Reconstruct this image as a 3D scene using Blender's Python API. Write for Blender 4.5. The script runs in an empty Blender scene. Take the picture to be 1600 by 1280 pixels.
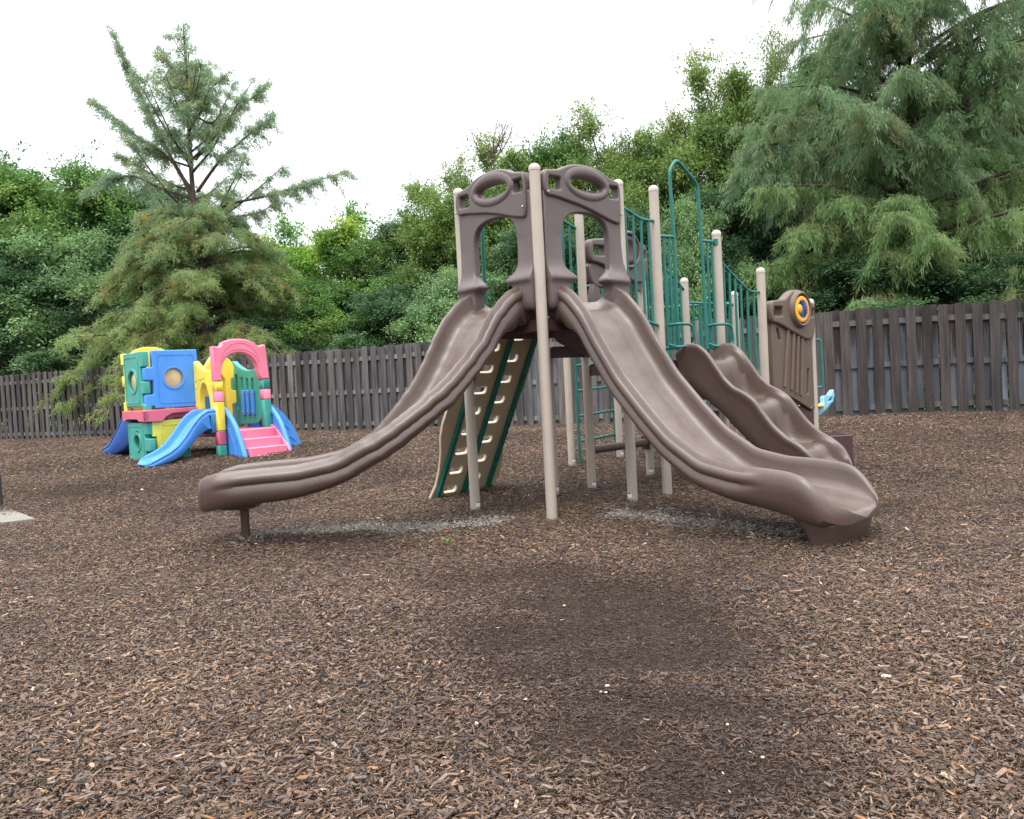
import bpy, math, random
import numpy as np
from mathutils import Vector
PI = math.pi
random.seed(7)
RNG = np.random.default_rng(11)
sc = bpy.context.scene
COL = sc.collection

# ------------------------------------------------------------------ camera, sky, sun, exposure
CAM = np.array([0., 0., 1.2]); FPX = 1280.0; PITCH = math.radians(2.0); ROLL = math.radians(3.0)
_fw = np.array([0, math.cos(PITCH), -math.sin(PITCH)]); _u0 = np.array([0, math.sin(PITCH), math.cos(PITCH)])
_rt = math.cos(ROLL) * np.array([1., 0, 0]) - math.sin(ROLL) * _u0
_up = math.sin(ROLL) * np.array([1., 0, 0]) + math.cos(ROLL) * _u0
cd = bpy.data.cameras.new('camera'); cam = bpy.data.objects.new('camera', cd); COL.objects.link(cam)
cd.sensor_width = 36; cd.lens = 36 * FPX / 1600; cd.clip_start = .05; cd.clip_end = 2000
from mathutils import Matrix
_m = Matrix(((_rt[0], _up[0], -_fw[0], CAM[0]), (_rt[1], _up[1], -_fw[1], CAM[1]), (_rt[2], _up[2], -_fw[2], CAM[2]), (0, 0, 0, 1)))
cam.matrix_world = _m
sc.camera = cam
SUN_EL, SUN_AZ = math.radians(58), math.radians(200)
w = bpy.data.worlds.new("World"); sc.world = w; w.use_nodes = True
nt = w.node_tree; nt.nodes.clear()
sky = nt.nodes.new('ShaderNodeTexSky'); sky.sky_type = 'NISHITA'; sky.sun_disc = False
sky.sun_elevation = SUN_EL; sky.sun_rotation = SUN_AZ; sky.dust_density = 4; sky.air_density = 1.0
bg1 = nt.nodes.new('ShaderNodeBackground'); bg1.inputs[1].default_value = .05; nt.links.new(sky.outputs[0], bg1.inputs[0])
# an even cloud layer, brighter overhead than at the horizon
tc = nt.nodes.new('ShaderNodeTexCoord'); sep = nt.nodes.new('ShaderNodeSeparateXYZ'); nt.links.new(tc.outputs['Generated'], sep.inputs[0])
rmp = nt.nodes.new('ShaderNodeValToRGB'); nt.links.new(sep.outputs[2], rmp.inputs[0])
rmp.color_ramp.elements[0].position = 0.0; rmp.color_ramp.elements[0].color = (.375, .385, .395, 1)
rmp.color_ramp.elements[1].position = 1.0; rmp.color_ramp.elements[1].color = (1.55, 1.52, 1.5, 1)
_e = rmp.color_ramp.elements.new(.40); _e.color = (.50, .505, .51, 1)
bg2 = nt.nodes.new('ShaderNodeBackground'); bg2.inputs[1].default_value = 2.7; nt.links.new(rmp.outputs[0], bg2.inputs[0])
ad = nt.nodes.new('ShaderNodeAddShader'); out = nt.nodes.new('ShaderNodeOutputWorld')
nt.links.new(bg1.outputs[0], ad.inputs[0]); nt.links.new(bg2.outputs[0], ad.inputs[1]); nt.links.new(ad.outputs[0], out.inputs[0])
sd = bpy.data.lights.new('sun', 'SUN'); sd.energy = 1.3; sd.angle = math.radians(25); sd.color = (1, .97, .93)
so = bpy.data.objects.new('sun', sd); COL.objects.link(so)
_sd = Vector((math.sin(SUN_AZ) * math.cos(SUN_EL), math.cos(SUN_AZ) * math.cos(SUN_EL), math.sin(SUN_EL)))
so.rotation_euler = _sd.to_track_quat('Z', 'Y').to_euler(); so.location = (0, 0, 30)
sc.view_settings.view_transform = 'Standard'; sc.view_settings.look = 'None'
sc.view_settings.exposure = 0.06; sc.view_settings.gamma = 1
sc.cycles.max_bounces = 6; sc.cycles.diffuse_bounces = 3; sc.cycles.glossy_bounces = 2; sc.cycles.transmission_bounces = 4; sc.cycles.transparent_max_bounces = 6

# ------------------------------------------------------------------ measuring helpers
def smst(t):
    t = min(max(t, 0.), 1.); return t * t * (3 - 2 * t)
def gz(x, y):
    z = .3 * smst((y - 8.2) / 6)
    z += .012 * math.sin(x * 1.3 + .4) * math.sin(y * 1.1) + .008 * math.sin(x * 3.1 + y * 2.3)
    z += .05 * math.exp(-((x + 2.2) ** 2 + (y - 6.6) ** 2) / .25)
    z -= .03 * math.exp(-((x - .55) ** 2 / .5 + (y - 3.9) ** 2 / 1.4))
    return z
def ray(px, py): return _fw * FPX + _rt * (px - 800) - _up * (py - 640)
def onplane(px, py, p0, n):
    r = ray(px, py); n = np.array(n, float); p0 = np.array(p0, float)
    return CAM + r * (((p0 - CAM) @ n) / (r @ n))
def ground(px, py):
    r = ray(px, py)
    for k in range(5000):
        p = CAM + r * ((1.5 + k * .01) / r[1])
        if p[2] <= gz(p[0], p[1]): break
    return p

# ------------------------------------------------------------------ mesh helpers
WLOC = {}
class MB:
    def __init__(s): s.v = []; s.f = []
    def add(s, V, F):
        b = len(s.v); s.v += [tuple(map(float, p)) for p in V]; s.f += [tuple(i + b for i in f) for f in F]; return s
    def build(s, name, mat, parent=None, smooth=40):
        me = bpy.data.meshes.new(name)
        pl = WLOC.get(parent.name, (0, 0, 0)) if parent else None
        V = np.array(s.v)
        if parent: loc = np.zeros(3); V = V - np.array(pl)
        else:
            loc = np.array([(V[:, 0].min() + V[:, 0].max()) / 2, (V[:, 1].min() + V[:, 1].max()) / 2, V[:, 2].min()]); V = V - loc
        me.from_pydata(V.tolist(), [], s.f); me.update()
        o = bpy.data.objects.new(name, me); COL.objects.link(o)
        if mat: me.materials.append(mat)
        if smooth:
            me.polygons.foreach_set('use_smooth', [True] * len(me.polygons))
            me.set_sharp_from_angle(angle=math.radians(smooth))
        else: me.shade_flat()
        o.location = loc
        if parent: o.parent = parent; WLOC[o.name] = pl
        else: WLOC[o.name] = tuple(loc)
        return o
def tag(o, label=None, cat=None, group=None, kind=None):
    if label: o['label'] = label
    if cat: o['category'] = cat
    if group: o['group'] = group
    if kind: o['kind'] = kind
    return o
def thing(name, loc, label, cat, group=None):
    o = bpy.data.objects.new(name, None); COL.objects.link(o); o.location = loc; o.empty_display_size = .2
    WLOC[o.name] = tuple(loc); tag(o, label, cat, group); return o
class Frame:
    def __init__(s, o, ex, ey=None, ez=(0, 0, 1)):
        s.o = np.array([o[0], o[1], o[2] if len(o) > 2 else 0.], float)
        ex = np.array([ex[0], ex[1], ex[2] if len(ex) > 2 else 0.], float); s.ex = ex / np.linalg.norm(ex)
        s.ez = np.array(ez, float); s.ez /= np.linalg.norm(s.ez)
        s.ey = np.cross(s.ez, s.ex) if ey is None else np.array([ey[0], ey[1], ey[2] if len(ey) > 2 else 0.], float)
    def __call__(s, x, y, z): return s.o + s.ex * x + s.ey * y + s.ez * z
IDF = Frame((0, 0, 0), (1, 0, 0))
def box(mb, fr, x0, x1, y0, y1, z0, z1, b=0.0):
    if b <= 0:
        V = [fr(x, y, z) for z in (z0, z1) for y in (y0, y1) for x in (x0, x1)]
        F = [(0, 2, 3, 1), (4, 5, 7, 6), (0, 1, 5, 4), (2, 6, 7, 3), (0, 4, 6, 2), (1, 3, 7, 5)]
    else:
        def rr(bb): # ring
            return [(x0 + bb, y0), (x1 - bb, y0), (x1, y0 + bb), (x1, y1 - bb), (x1 - bb, y1), (x0 + bb, y1), (x0, y1 - bb), (x0, y0 + bb)]
        def ins(bb): return [(x0 + 2 * bb, y0 + bb), (x1 - 2 * bb, y0 + bb), (x1 - bb, y0 + 2 * bb), (x1 - bb, y1 - 2 * bb), (x1 - 2 * bb, y1 - bb), (x0 + 2 * bb, y1 - bb), (x0 + bb, y1 - 2 * bb), (x0 + bb, y0 + 2 * bb)]
        V = [fr(x, y, z0) for x, y in ins(b)] + [fr(x, y, z0 + b) for x, y in rr(b)] + [fr(x, y, z1 - b) for x, y in rr(b)] + [fr(x, y, z1) for x, y in ins(b)]
        F = [tuple(range(7, -1, -1)), tuple(range(24, 32))]
        for k in range(3):
            for i in range(8): j = (i + 1) % 8; F.append((k * 8 + i, k * 8 + j, (k + 1) * 8 + j, (k + 1) * 8 + i))
    mb.add(V, F)
def rings(mb, R, cap0=True, cap1=True):
    K = len(R[0]); V = [p for r in R for p in r]; F = []
    for a in range(len(R) - 1):
        for i in range(K): j = (i + 1) % K; F.append((a * K + i, a * K + j, (a + 1) * K + j, (a + 1) * K + i))
    if cap0: F.append(tuple(range(K - 1, -1, -1)))
    if cap1: F.append(tuple((len(R) - 1) * K + i for i in range(K)))
    mb.add(V, F)
def cat_rom(P, n=6):
    P = [np.array(p, float) for p in P]; Q = [2 * P[0] - P[1]] + P + [2 * P[-1] - P[-2]]; o = []
    for i in range(1, len(Q) - 2):
        for k in range(n):
            t = k / n; a, b, c, d = Q[i - 1:i + 3]
            o.append(.5 * (2 * b + (c - a) * t + (2 * a - 5 * b + 4 * c - d) * t * t + (3 * b - a - 3 * c + d) * t ** 3))
    o.append(P[-1]); return o
def fillet(P, r=.06, n=5):
    P = [np.array(p, float) for p in P]; o = [P[0]]
    for i in range(1, len(P) - 1):
        a, b, c = P[i - 1], P[i], P[i + 1]; la, lc = np.linalg.norm(a - b), np.linalg.norm(c - b)
        rr = min(r, la * .45, lc * .45); p = b + (a - b) / la * rr; q = b + (c - b) / lc * rr
        for k in range(n + 1): t = k / n; o.append((1 - t) ** 2 * p + 2 * t * (1 - t) * b + t * t * q)
    o.append(P[-1]); return o
def tube(mb, P, r, n=10, r1=None, caps=True):
    P = [np.array(p, float) for p in P]; R = []; prev = None
    for i, p in enumerate(P):
        t = P[min(i + 1, len(P) - 1)] - P[max(i - 1, 0)]; t = t / (np.linalg.norm(t) + 1e-9)
        if prev is None:
            a = np.array([0, 0, 1.]) if abs(t[2]) < .9 else np.array([1., 0, 0]); u = np.cross(a, t)
        else: u = prev - t * (prev @ t)
        u = u / np.linalg.norm(u); prev = u; v = np.cross(t, u)
        rr = r if r1 is None else r + (r1 - r) * i / (len(P) - 1)
        R.append([p + rr * (u * math.cos(2 * PI * k / n) + v * math.sin(2 * PI * k / n)) for k in range(n)])
    rings(mb, R, caps, caps)
def lathe(mb, c, prof, n=20, ax=(0, 0, 1), up=None):
    ax = np.array(ax, float); ax /= np.linalg.norm(ax)
    a = np.array([1., 0, 0]) if abs(ax[0]) < .9 else np.array([0, 1., 0]); u = np.cross(ax, a); u /= np.linalg.norm(u); v = np.cross(ax, u); c = np.array(c, float)
    R = [[c + ax * h + max(r, 1e-4) * (u * math.cos(2 * PI * k / n) + v * math.sin(2 * PI * k / n)) for k in range(n)] for r, h in prof]
    rings(mb, R)
def chaikin(P, it=2, q=.25, closed=True):
    P = [tuple(p) for p in P]
    for _ in range(it):
        o = []; n = len(P)
        for i in range(n if closed else n - 1):
            a, b = P[i], P[(i + 1) % n]
            o.append((a[0] + (b[0] - a[0]) * q, a[1] + (b[1] - a[1]) * q)); o.append((a[0] + (b[0] - a[0]) * (1 - q), a[1] + (b[1] - a[1]) * (1 - q)))
        P = o
    return P
def roundpoly(P, r, n=4):
    P = [np.array(p, float) for p in P]; o = []; N = len(P)
    for i in range(N):
        a, b, c = P[i - 1], P[i], P[(i + 1) % N]; la, lc = np.linalg.norm(a - b), np.linalg.norm(c - b)
        rr = min(r, la * .45, lc * .45); p = b + (a - b) / la * rr; q = b + (c - b) / lc * rr
        for k in range(n + 1): t = k / n; o.append(tuple((1 - t) ** 2 * p + 2 * t * (1 - t) * b + t * t * q))
    return o
def ell(cx, cz, a, b, n=32, rot=0):
    return [(cx + a * math.cos(k * 2 * PI / n) * math.cos(rot) - b * math.sin(k * 2 * PI / n) * math.sin(rot), cz + a * math.cos(k * 2 * PI / n) * math.sin(rot) + b * math.sin(k * 2 * PI / n) * math.cos(rot)) for k in range(n)]
def rect(x0, x1, z0, z1, r=.02, n=4): return roundpoly([(x0, z0), (x1, z0), (x1, z1), (x0, z1)], r, n)
def plate(mb, fr, outer, holes, y, half, bev=.012):
    """flat outline with holes in the frame's x-z plane, thickened along y, edges rounded"""
    cu = bpy.data.curves.new('tmp', 'CURVE'); cu.dimensions = '2D'; cu.fill_mode = 'BOTH'
    cu.extrude = max(half - bev, .0005); cu.bevel_depth = bev; cu.bevel_resolution = 2; cu.offset = -bev
    for poly in [outer] + list(holes):
        sp = cu.splines.new('POLY'); sp.points.add(len(poly) - 1); sp.use_cyclic_u = True
        for i, p in enumerate(poly): sp.points[i].co = (p[0], p[1], 0, 1)
    ob = bpy.data.objects.new('tmp', cu); COL.objects.link(ob)
    me = bpy.data.meshes.new_from_object(ob.evaluated_get(bpy.context.evaluated_depsgraph_get()))
    V = [fr(v.co.x, y + v.co.z, v.co.y) for v in me.vertices]; F = [tuple(p.vertices) for p in me.polygons]
    bpy.data.objects.remove(ob); bpy.data.curves.remove(cu); bpy.data.meshes.remove(me)
    mb.add(V, F)
def npmesh(name, V, F, mat, color=None, smooth=False):
    me = bpy.data.meshes.new(name); n = len(V); m, k = F.shape
    me.vertices.add(n); me.vertices.foreach_set('co', V.astype(np.float32).ravel())
    me.loops.add(m * k); me.loops.foreach_set('vertex_index', F.astype(np.int32).ravel())
    me.polygons.add(m); me.polygons.foreach_set('loop_start', np.arange(0, m * k, k, dtype=np.int32))
    me.polygons.foreach_set('loop_total', np.full(m, k, dtype=np.int32))
    me.update(calc_edges=True)
    if color is not None:
        a = me.attributes.new('tone', 'FLOAT_COLOR', 'FACE'); c = np.ones((m, 4), np.float32); c[:, :3] = color; a.data.foreach_set('color', c.ravel())
    if mat: me.materials.append(mat)
    if not smooth: me.shade_flat()
    return me

# ------------------------------------------------------------------ materials
def mat_base(name):
    m = bpy.data.materials.new(name); m.use_nodes = True; t = m.node_tree; t.nodes.clear()
    o = t.nodes.new('ShaderNodeOutputMaterial'); b = t.nodes.new('ShaderNodeBsdfPrincipled'); t.links.new(b.outputs[0], o.inputs[0])
    return m, t, b, o
def noise(t, scale, detail=4, vec=None, rough=.6):
    n = t.nodes.new('ShaderNodeTexNoise'); n.inputs['Scale'].default_value = scale; n.inputs['Detail'].default_value = detail; n.inputs['Roughness'].default_value = rough
    if vec is not None: t.links.new(vec, n.inputs['Vector'])
    return n
def ramp(t, fac, stops):
    r = t.nodes.new('ShaderNodeValToRGB'); t.links.new(fac, r.inputs[0]); e = r.color_ramp.elements
    while len(e) < len(stops): e.new(.5)
    for i, (p, c) in enumerate(stops): e[i].position = p; e[i].color = (*c, 1)
    return r
def mix(t, fac, a, b, mode='MIX'):
    m = t.nodes.new('ShaderNodeMix'); m.data_type = 'RGBA'; m.blend_type = mode
    for s, v in ((0, fac), (6, a), (7, b)):
        if isinstance(v, (int, float)): m.inputs[s].default_value = v
        elif isinstance(v, tuple): m.inputs[s].default_value = (*v, 1)
        else: t.links.new(v, m.inputs[s])
    return m.outputs[2]
def bump(t, b, h, strength, dist=.01, prev=None):
    n = t.nodes.new('ShaderNodeBump'); n.inputs['Strength'].default_value = strength; n.inputs['Distance'].default_value = dist
    t.links.new(h, n.inputs['Height']); 
    if prev is not None: t.links.new(prev, n.inputs['Normal'])
    t.links.new(n.outputs[0], b.inputs['Normal']); return n.outputs[0]
def geo_pos(t): return t.nodes.new('ShaderNodeNewGeometry').outputs['Position']
def plastic(name, c, rough=.45, var=.12, grain=350, gs=.25, dirt=.25, dirtc=(.10, .075, .055), speck=False):
    m, t, b, o = mat_base(name); P = geo_pos(t)
    n1 = noise(t, 3.5, 5, P); dark = tuple(x * (1 - var) for x in c); lite = tuple(min(1, x * (1 + var)) for x in c)
    r1 = ramp(t, n1.outputs[0], [(.3, dark), (.7, lite)])
    n2 = noise(t, 9, 6, P, .7); r2 = ramp(t, n2.outputs[0], [(.55, (0, 0, 0)), (.85, (dirt,) * 3)])
    col = mix(t, r2.outputs[0], r1.outputs[0], dirtc)
    if speck:
        v = t.nodes.new('ShaderNodeTexVoronoi'); v.inputs['Scale'].default_value = 55; t.links.new(P, v.inputs['Vector'])
        r3 = ramp(t, v.outputs['Distance'], [(.06, (.5,) * 3), (.12, (0,) * 3)])
        n3 = noise(t, 2.2, 2, P); r4 = ramp(t, n3.outputs[0], [(.5, (0,) * 3), (.65, (1,) * 3)])
        col = mix(t, mix(t, 1.0, r3.outputs[0], r4.outputs[0], 'MULTIPLY'), col, tuple(x * .45 for x in c))
    if speck:
        n5 = noise(t, 150, 3, P, .7); r5 = ramp(t, n5.outputs[0], [(.35, (.72,) * 3), (.65, (1.25,) * 3)]); col = mix(t, 1., col, r5.outputs[0], 'MULTIPLY')
    t.links.new(col, b.inputs['Base Color'])
    rr = ramp(t, n2.outputs[0], [(.2, (rough - .08,) * 3), (.8, (rough + .15,) * 3)]); t.links.new(rr.outputs[0], b.inputs['Roughness'])
    g = noise(t, grain, 2, P); b1 = bump(t, b, g.outputs[0], gs, .002); bump(t, b, n1.outputs[0], .15, .02, b1)
    return m
M = {}
M['brown'] = plastic('brown_plastic', (.084, .054, .044), .30, .10, 260, .5, .35, (.10, .07, .06), True)
M['panel'] = plastic('panel_plastic', (.110, .084, .081), .34, .08, 260, .35, .25, (.11, .085, .075))
M['panel2'] = plastic('panel_plastic_brown', (.115, .082, .062), .45, .08, 260, .3, .25)
M['post'] = plastic('beige_powder_coat', (.43, .375, .32), .35, .06, 500, .15, .25, (.28, .23, .19))
M['cap'] = plastic('beige_cap', (.50, .45, .39), .35, .05, 500, .1, .1)
M['green'] = plastic('green_powder_coat', (.008, .14, .115), .25, .12, 400, .1, .15, (.03, .1, .08))
M['deck'] = plastic('dark_red_vinyl', (.060, .026, .028), .4, .15, 300, .3, .3)
M['tan'] = plastic('tan_plastic', (.54, .43, .30), .5, .08, 300, .25, .3, (.2, .15, .1))
M['tanedge'] = plastic('tan_edge', (.62, .56, .42), .5, .05)
M['rust'] = plastic('rusty_steel', (.075, .035, .024), .6, .3, 90, .5, .6)
M['white'] = plastic('white_sticker', (.75, .77, .78), .4, .03, dirt=.1)
M['ink'] = plastic('sticker_ink', (.06, .07, .09), .5, .03, dirt=0)
M['bolt'] = plastic('steel_bolt', (.5, .5, .5), .3, .05); M['bolt'].node_tree.nodes['Principled BSDF'].inputs['Metallic'].default_value = .8
M['yellow'] = plastic('orange_yellow_plastic', (.85, .42, .02), .35, .04, dirt=.05)
M['gear'] = plastic('navy_plastic', (.02, .05, .22), .4, .1)
M['t_blue'] = plastic('toy_blue', (.07, .29, .78), .38, .10, 300, .15, .35, (.10, .22, .42), True)
M['t_dblue'] = plastic('toy_navy', (.035, .12, .44), .45, .10, 300, .15, .3, (.05, .08, .2))
M['t_teal'] = plastic('toy_teal', (.05, .33, .27), .42, .10, 300, .15, .35, (.05, .2, .17))
M['t_yel'] = plastic('toy_yellow', (.88, .70, .07), .4, .06, 300, .15, .4, (.5, .4, .08))
M['t_lime'] = plastic('toy_faded_yellow', (.72, .70, .10), .42, .08, 300, .15, .4, (.35, .36, .08))
M['t_pink'] = plastic('toy_pink', (.80, .21, .33), .4, .08, 300, .15, .4, (.5, .2, .22))
M['t_rose'] = plastic('toy_rose', (.62, .13, .20), .42, .08, 300, .15, .4, (.35, .1, .12))
M['t_disc'] = plastic('window_film', (.62, .50, .28), .3, .25, 40, .3, .6, (.45, .42, .2))
M['rider'] = plastic('pale_blue_plastic', (.22, .50, .68), .4, .08)
M['concrete'] = plastic('concrete', (.21, .20, .18), .85, .10, 120, .6, .5, (.2, .18, .15))
M['darkmetal'] = plastic('dark_metal', (.03, .03, .032), .5, .1)

def add_wear(m):
    t = m.node_tree; b = t.nodes['Principled BSDF']; src = b.inputs['Base Color'].links[0].from_socket
    at = t.nodes.new('ShaderNodeAttribute'); at.attribute_name = 'wear'; P = geo_pos(t)
    mp = t.nodes.new('ShaderNodeMapping'); mp.inputs['Rotation'].default_value = (0, 0, -.86); mp.inputs['Scale'].default_value = (1, 1, 1); t.links.new(P, mp.inputs['Vector'])
    n = noise(t, 6, 6, mp.outputs[0], .65); r = ramp(t, n.outputs[0], [(.35, (.15,) * 3), (.7, (.9,) * 3)])
    f = mix(t, 1., at.outputs['Color'], r.outputs[0], 'MULTIPLY'); t.links.new(mix(t, f, src, (.150, .118, .102)), b.inputs['Base Color'])
    b.inputs['Coat Weight'].default_value = .35; b.inputs['Coat Roughness'].default_value = .28
add_wear(M['brown'])
def mark_wear(o, K, sel, n):
    a = o.data.attributes.new('wear', 'FLOAT_COLOR', 'POINT')
    for i, q in enumerate(a.data): v = sel(i % K) if i < n else 0.; q.color = (v, v, v, 1)
def wood(name, c1, c2, c3, patch=None):
    m, t, b, o = mat_base(name); P = geo_pos(t)
    at = t.nodes.new('ShaderNodeAttribute'); at.attribute_name = 'tone'
    mp = t.nodes.new('ShaderNodeMapping'); mp.inputs['Scale'].default_value = (38, 38, 1.6); t.links.new(P, mp.inputs['Vector'])
    n = noise(t, 1, 6, mp.outputs[0], .65); r = ramp(t, n.outputs[0], [(.3, c1), (.55, c2), (.8, c3)])
    mp2 = t.nodes.new('ShaderNodeMapping'); mp2.inputs['Scale'].default_value = (7, 7, .8); t.links.new(P, mp2.inputs['Vector'])
    n2 = noise(t, 1, 4, mp2.outputs[0]); r2 = ramp(t, n2.outputs[0], [(.32, (.5, .5, .5)), (.7, (1.45, 1.45, 1.45))])
    c = mix(t, 1.0, r.outputs[0], r2.outputs[0], 'MULTIPLY')
    if patch:   # silvered area of bare weathered wood with a ragged upper edge
        sp = t.nodes.new('ShaderNodeSeparateXYZ'); t.links.new(P, sp.inputs[0])
        mp3 = t.nodes.new('ShaderNodeMapping'); mp3.inputs['Scale'].default_value = (17, 17, .35); t.links.new(P, mp3.inputs['Vector'])
        n3 = noise(t, 1, 5, mp3.outputs[0], .75)
        ma = t.nodes.new('ShaderNodeMath'); ma.operation = 'MULTIPLY_ADD'; ma.inputs[1].default_value = 3.6; ma.inputs[2].default_value = -.28
        t.links.new(n3.outputs[0], ma.inputs[0])
        mb_ = t.nodes.new('ShaderNodeMath'); mb_.operation = 'SUBTRACT'; t.links.new(ma.outputs[0], mb_.inputs[0]); t.links.new(sp.outputs[2], mb_.inputs[1])
        rr = ramp(t, mb_.outputs[0], [(.0, (0, 0, 0)), (.14, (1, 1, 1))])
        c = mix(t, rr.outputs[0], c, mix(t, 1.0, r2.outputs[0], patch, 'MULTIPLY'))
    c = mix(t, 1.0, c, at.outputs['Color'], 'MULTIPLY')
    v = t.nodes.new('ShaderNodeTexVoronoi'); v.inputs['Scale'].default_value = 3.3; t.links.new(P, v.inputs['Vector'])
    kr = ramp(t, v.outputs['Distance'], [(.03, (.25, .22, .2)), (.07, (1, 1, 1))]); c = mix(t, 1.0, c, kr.outputs[0], 'MULTIPLY')
    t.links.new(c, b.inputs['Base Color']); b.inputs['Roughness'].default_value = .85
    bump(t, b, n.outputs[0], .6, .006)
    return m
M['board_r'] = wood('fence_board_brown', (.022, .018, .017), (.046, .039, .037), (.095, .084, .081))
M['board_rb'] = wood('fence_board_silvered', (.028, .023, .025), (.045, .037, .038), (.07, .06, .06), (.098, .110, .132))
M['board_l'] = wood('fence_board_grey', (.046, .041, .038), (.090, .080, .075), (.175, .160, .152))
M['board_lb'] = wood('fence_board_bluegrey', (.05, .047, .052), (.09, .085, .095), (.14, .14, .15), (.12, .13, .155))
M['rail_w'] = wood('fence_rail_grey', (.13, .13, .127), (.20, .202, .20), (.30, .31, .30))

M['rail_d'] = wood('fence_rail_dark', (.05, .052, .05), (.085, .09, .088), (.15, .165, .16))
def attr_mat(name, rough=.8, transl=0.0, bumps=None, spec=.3):
    m, t, b, o = mat_base(name); at = t.nodes.new('ShaderNodeAttribute'); at.attribute_name = 'tone'
    t.links.new(at.outputs['Color'], b.inputs['Base Color']); b.inputs['Roughness'].default_value = rough
    b.inputs['Specular IOR Level'].default_value = spec
    if bumps: n = noise(t, bumps, 3, geo_pos(t)); bump(t, b, n.outputs[0], .6, .003)
    if transl:
        tr = t.nodes.new('ShaderNodeBsdfTranslucent'); t.links.new(at.outputs['Color'], tr.inputs[0])
        mx = t.nodes.new('ShaderNodeMixShader'); mx.inputs[0].default_value = transl
        t.links.new(b.outputs[0], mx.inputs[1]); t.links.new(tr.outputs[0], mx.inputs[2]); t.links.new(mx.outputs[0], o.inputs[0])
    return m
M['leaf'] = attr_mat('leaf', .55, .35, None, .35)
M['needle'] = attr_mat('cypress_needle', .7, .58, None, .2)
def chip_mat():
    m, t, b, o = mat_base('wood_chip'); at = t.nodes.new('ShaderNodeAttribute'); at.attribute_name = 'tone'; P = geo_pos(t)
    n = noise(t, 260, 4, P, .7); r = ramp(t, n.outputs[0], [(.32, (.5, .47, .45)), (.68, (1.35, 1.33, 1.3))])
    n2 = noise(t, 1.1, 4, P, .6); r2 = ramp(t, n2.outputs[0], [(.35, (.80, .80, .82)), (.65, (1.15, 1.12, 1.08))])
    c = mix(t, 1., mix(t, 1., at.outputs['Color'], r.outputs[0], 'MULTIPLY'), r2.outputs[0], 'MULTIPLY'); t.links.new(c, b.inputs['Base Color'])
    b.inputs['Roughness'].default_value = .6; b.inputs['Specular IOR Level'].default_value = .4; bump(t, b, n.outputs[0], .7, .003); return m
M['chip'] = chip_mat()
def bark_mat():
    m, t, b, o = mat_base('bark'); P = geo_pos(t)
    mp = t.nodes.new('ShaderNodeMapping'); mp.inputs['Scale'].default_value = (14, 14, 3); t.links.new(P, mp.inputs['Vector'])
    n = noise(t, 1, 6, mp.outputs[0]); r = ramp(t, n.outputs[0], [(.3, (.035, .022, .02)), (.7, (.13, .085, .075))]); t.links.new(r.outputs[0], b.inputs['Base Color'])
    b.inputs['Roughness'].default_value = .9; bump(t, b, n.outputs[0], .8, .03); return m
M['bark'] = bark_mat()
def soil_mat():
    m, t, b, o = mat_base('mulch_soil'); P = geo_pos(t)
    n = noise(t, 28, 8, P, .75); r = ramp(t, n.outputs[0], [(.3, (.020, .013, .010)), (.55, (.052, .035, .027)), (.75, (.11, .08, .062))])
    v = t.nodes.new('ShaderNodeTexVoronoi'); v.inputs['Scale'].default_value = 110; t.links.new(P, v.inputs['Vector'])
    bw = t.nodes.new('ShaderNodeRGBToBW'); t.links.new(v.outputs['Color'], bw.inputs[0]); vr = ramp(t, bw.outputs[0], [(.2, (.014, .010, .008)), (.6, (.045, .032, .026)), (.9, (.12, .09, .07))]); c = mix(t, .55, r.outputs[0], vr.outputs[0])
    t.links.new(c, b.inputs['Base Color']); b.inputs['Roughness'].default_value = 1.; b.inputs['Specular IOR Level'].default_value = .1
    b1 = bump(t, b, n.outputs[0], .9, .02); bump(t, b, v.outputs['Distance'], .7, .01, b1); return m
M['soil'] = soil_mat()
def lawn_mat():
    m, t, b, o = mat_base('lawn'); P = geo_pos(t); n = noise(t, 2, 8, P, .7)
    r = ramp(t, n.outputs[0], [(.3, (.09, .15, .035)), (.7, (.20, .30, .07))]); t.links.new(r.outputs[0], b.inputs['Base Color']); b.inputs['Roughness'].default_value = .9
    n2 = noise(t, 60, 3, P); bump(t, b, n2.outputs[0], .8, .05); return m
M['lawn'] = lawn_mat()

# ------------------------------------------------------------------ fence line
FL = [np.array([-19.6, 25.5]), np.array([5.35, 13.96]), np.array([16.5, 12.35])]
def fence_y(x):
    a, b = (FL[0], FL[1]) if x < FL[1][0] else (FL[1], FL[2])
    return a[1] + (b[1] - a[1]) * (x - a[0]) / (b[0] - a[0])

# ------------------------------------------------------------------ ground
def build_ground():
    xs = np.concatenate([[-400, -150, -60], np.arange(-24, 24.1, .4), [60, 150, 400]])
    ys = np.concatenate([[-60, -15], np.arange(-2, 28.1, .3), [60, 150, 500]])
    V = [(x, y, gz(x, y)) for y in ys for x in xs]; nx = len(xs)
    F = [(j * nx + i, j * nx + i + 1, (j + 1) * nx + i + 1, (j + 1) * nx + i) for j in range(len(ys) - 1) for i in range(nx - 1)]
    mb = MB(); mb.add(V, F); o = mb.build('ground', M['soil']); tag(o, 'brown mulch-covered playground ground', None, None, 'structure')
    # lawn beyond the fence
    mb = MB(); xs = np.concatenate([[-300, -60], np.arange(-30, 30, 1.), [60, 300]])
    V = []; F = []
    for x in xs:
        y0 = fence_y(x) + .5
        for k, yy in enumerate((y0, y0 + 4, y0 + 12, 400)): V.append((x, yy, .32 + (0 if k < 2 else .02)))
    for i in range(len(xs) - 1):
        for k in range(3): F.append((i * 4 + k, (i + 1) * 4 + k, (i + 1) * 4 + k + 1, i * 4 + k + 1))
    mb.add(V, F); tag(mb.build('lawn', M['lawn']), 'green lawn behind the wooden fence', None, None, 'structure')
build_ground()

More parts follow.
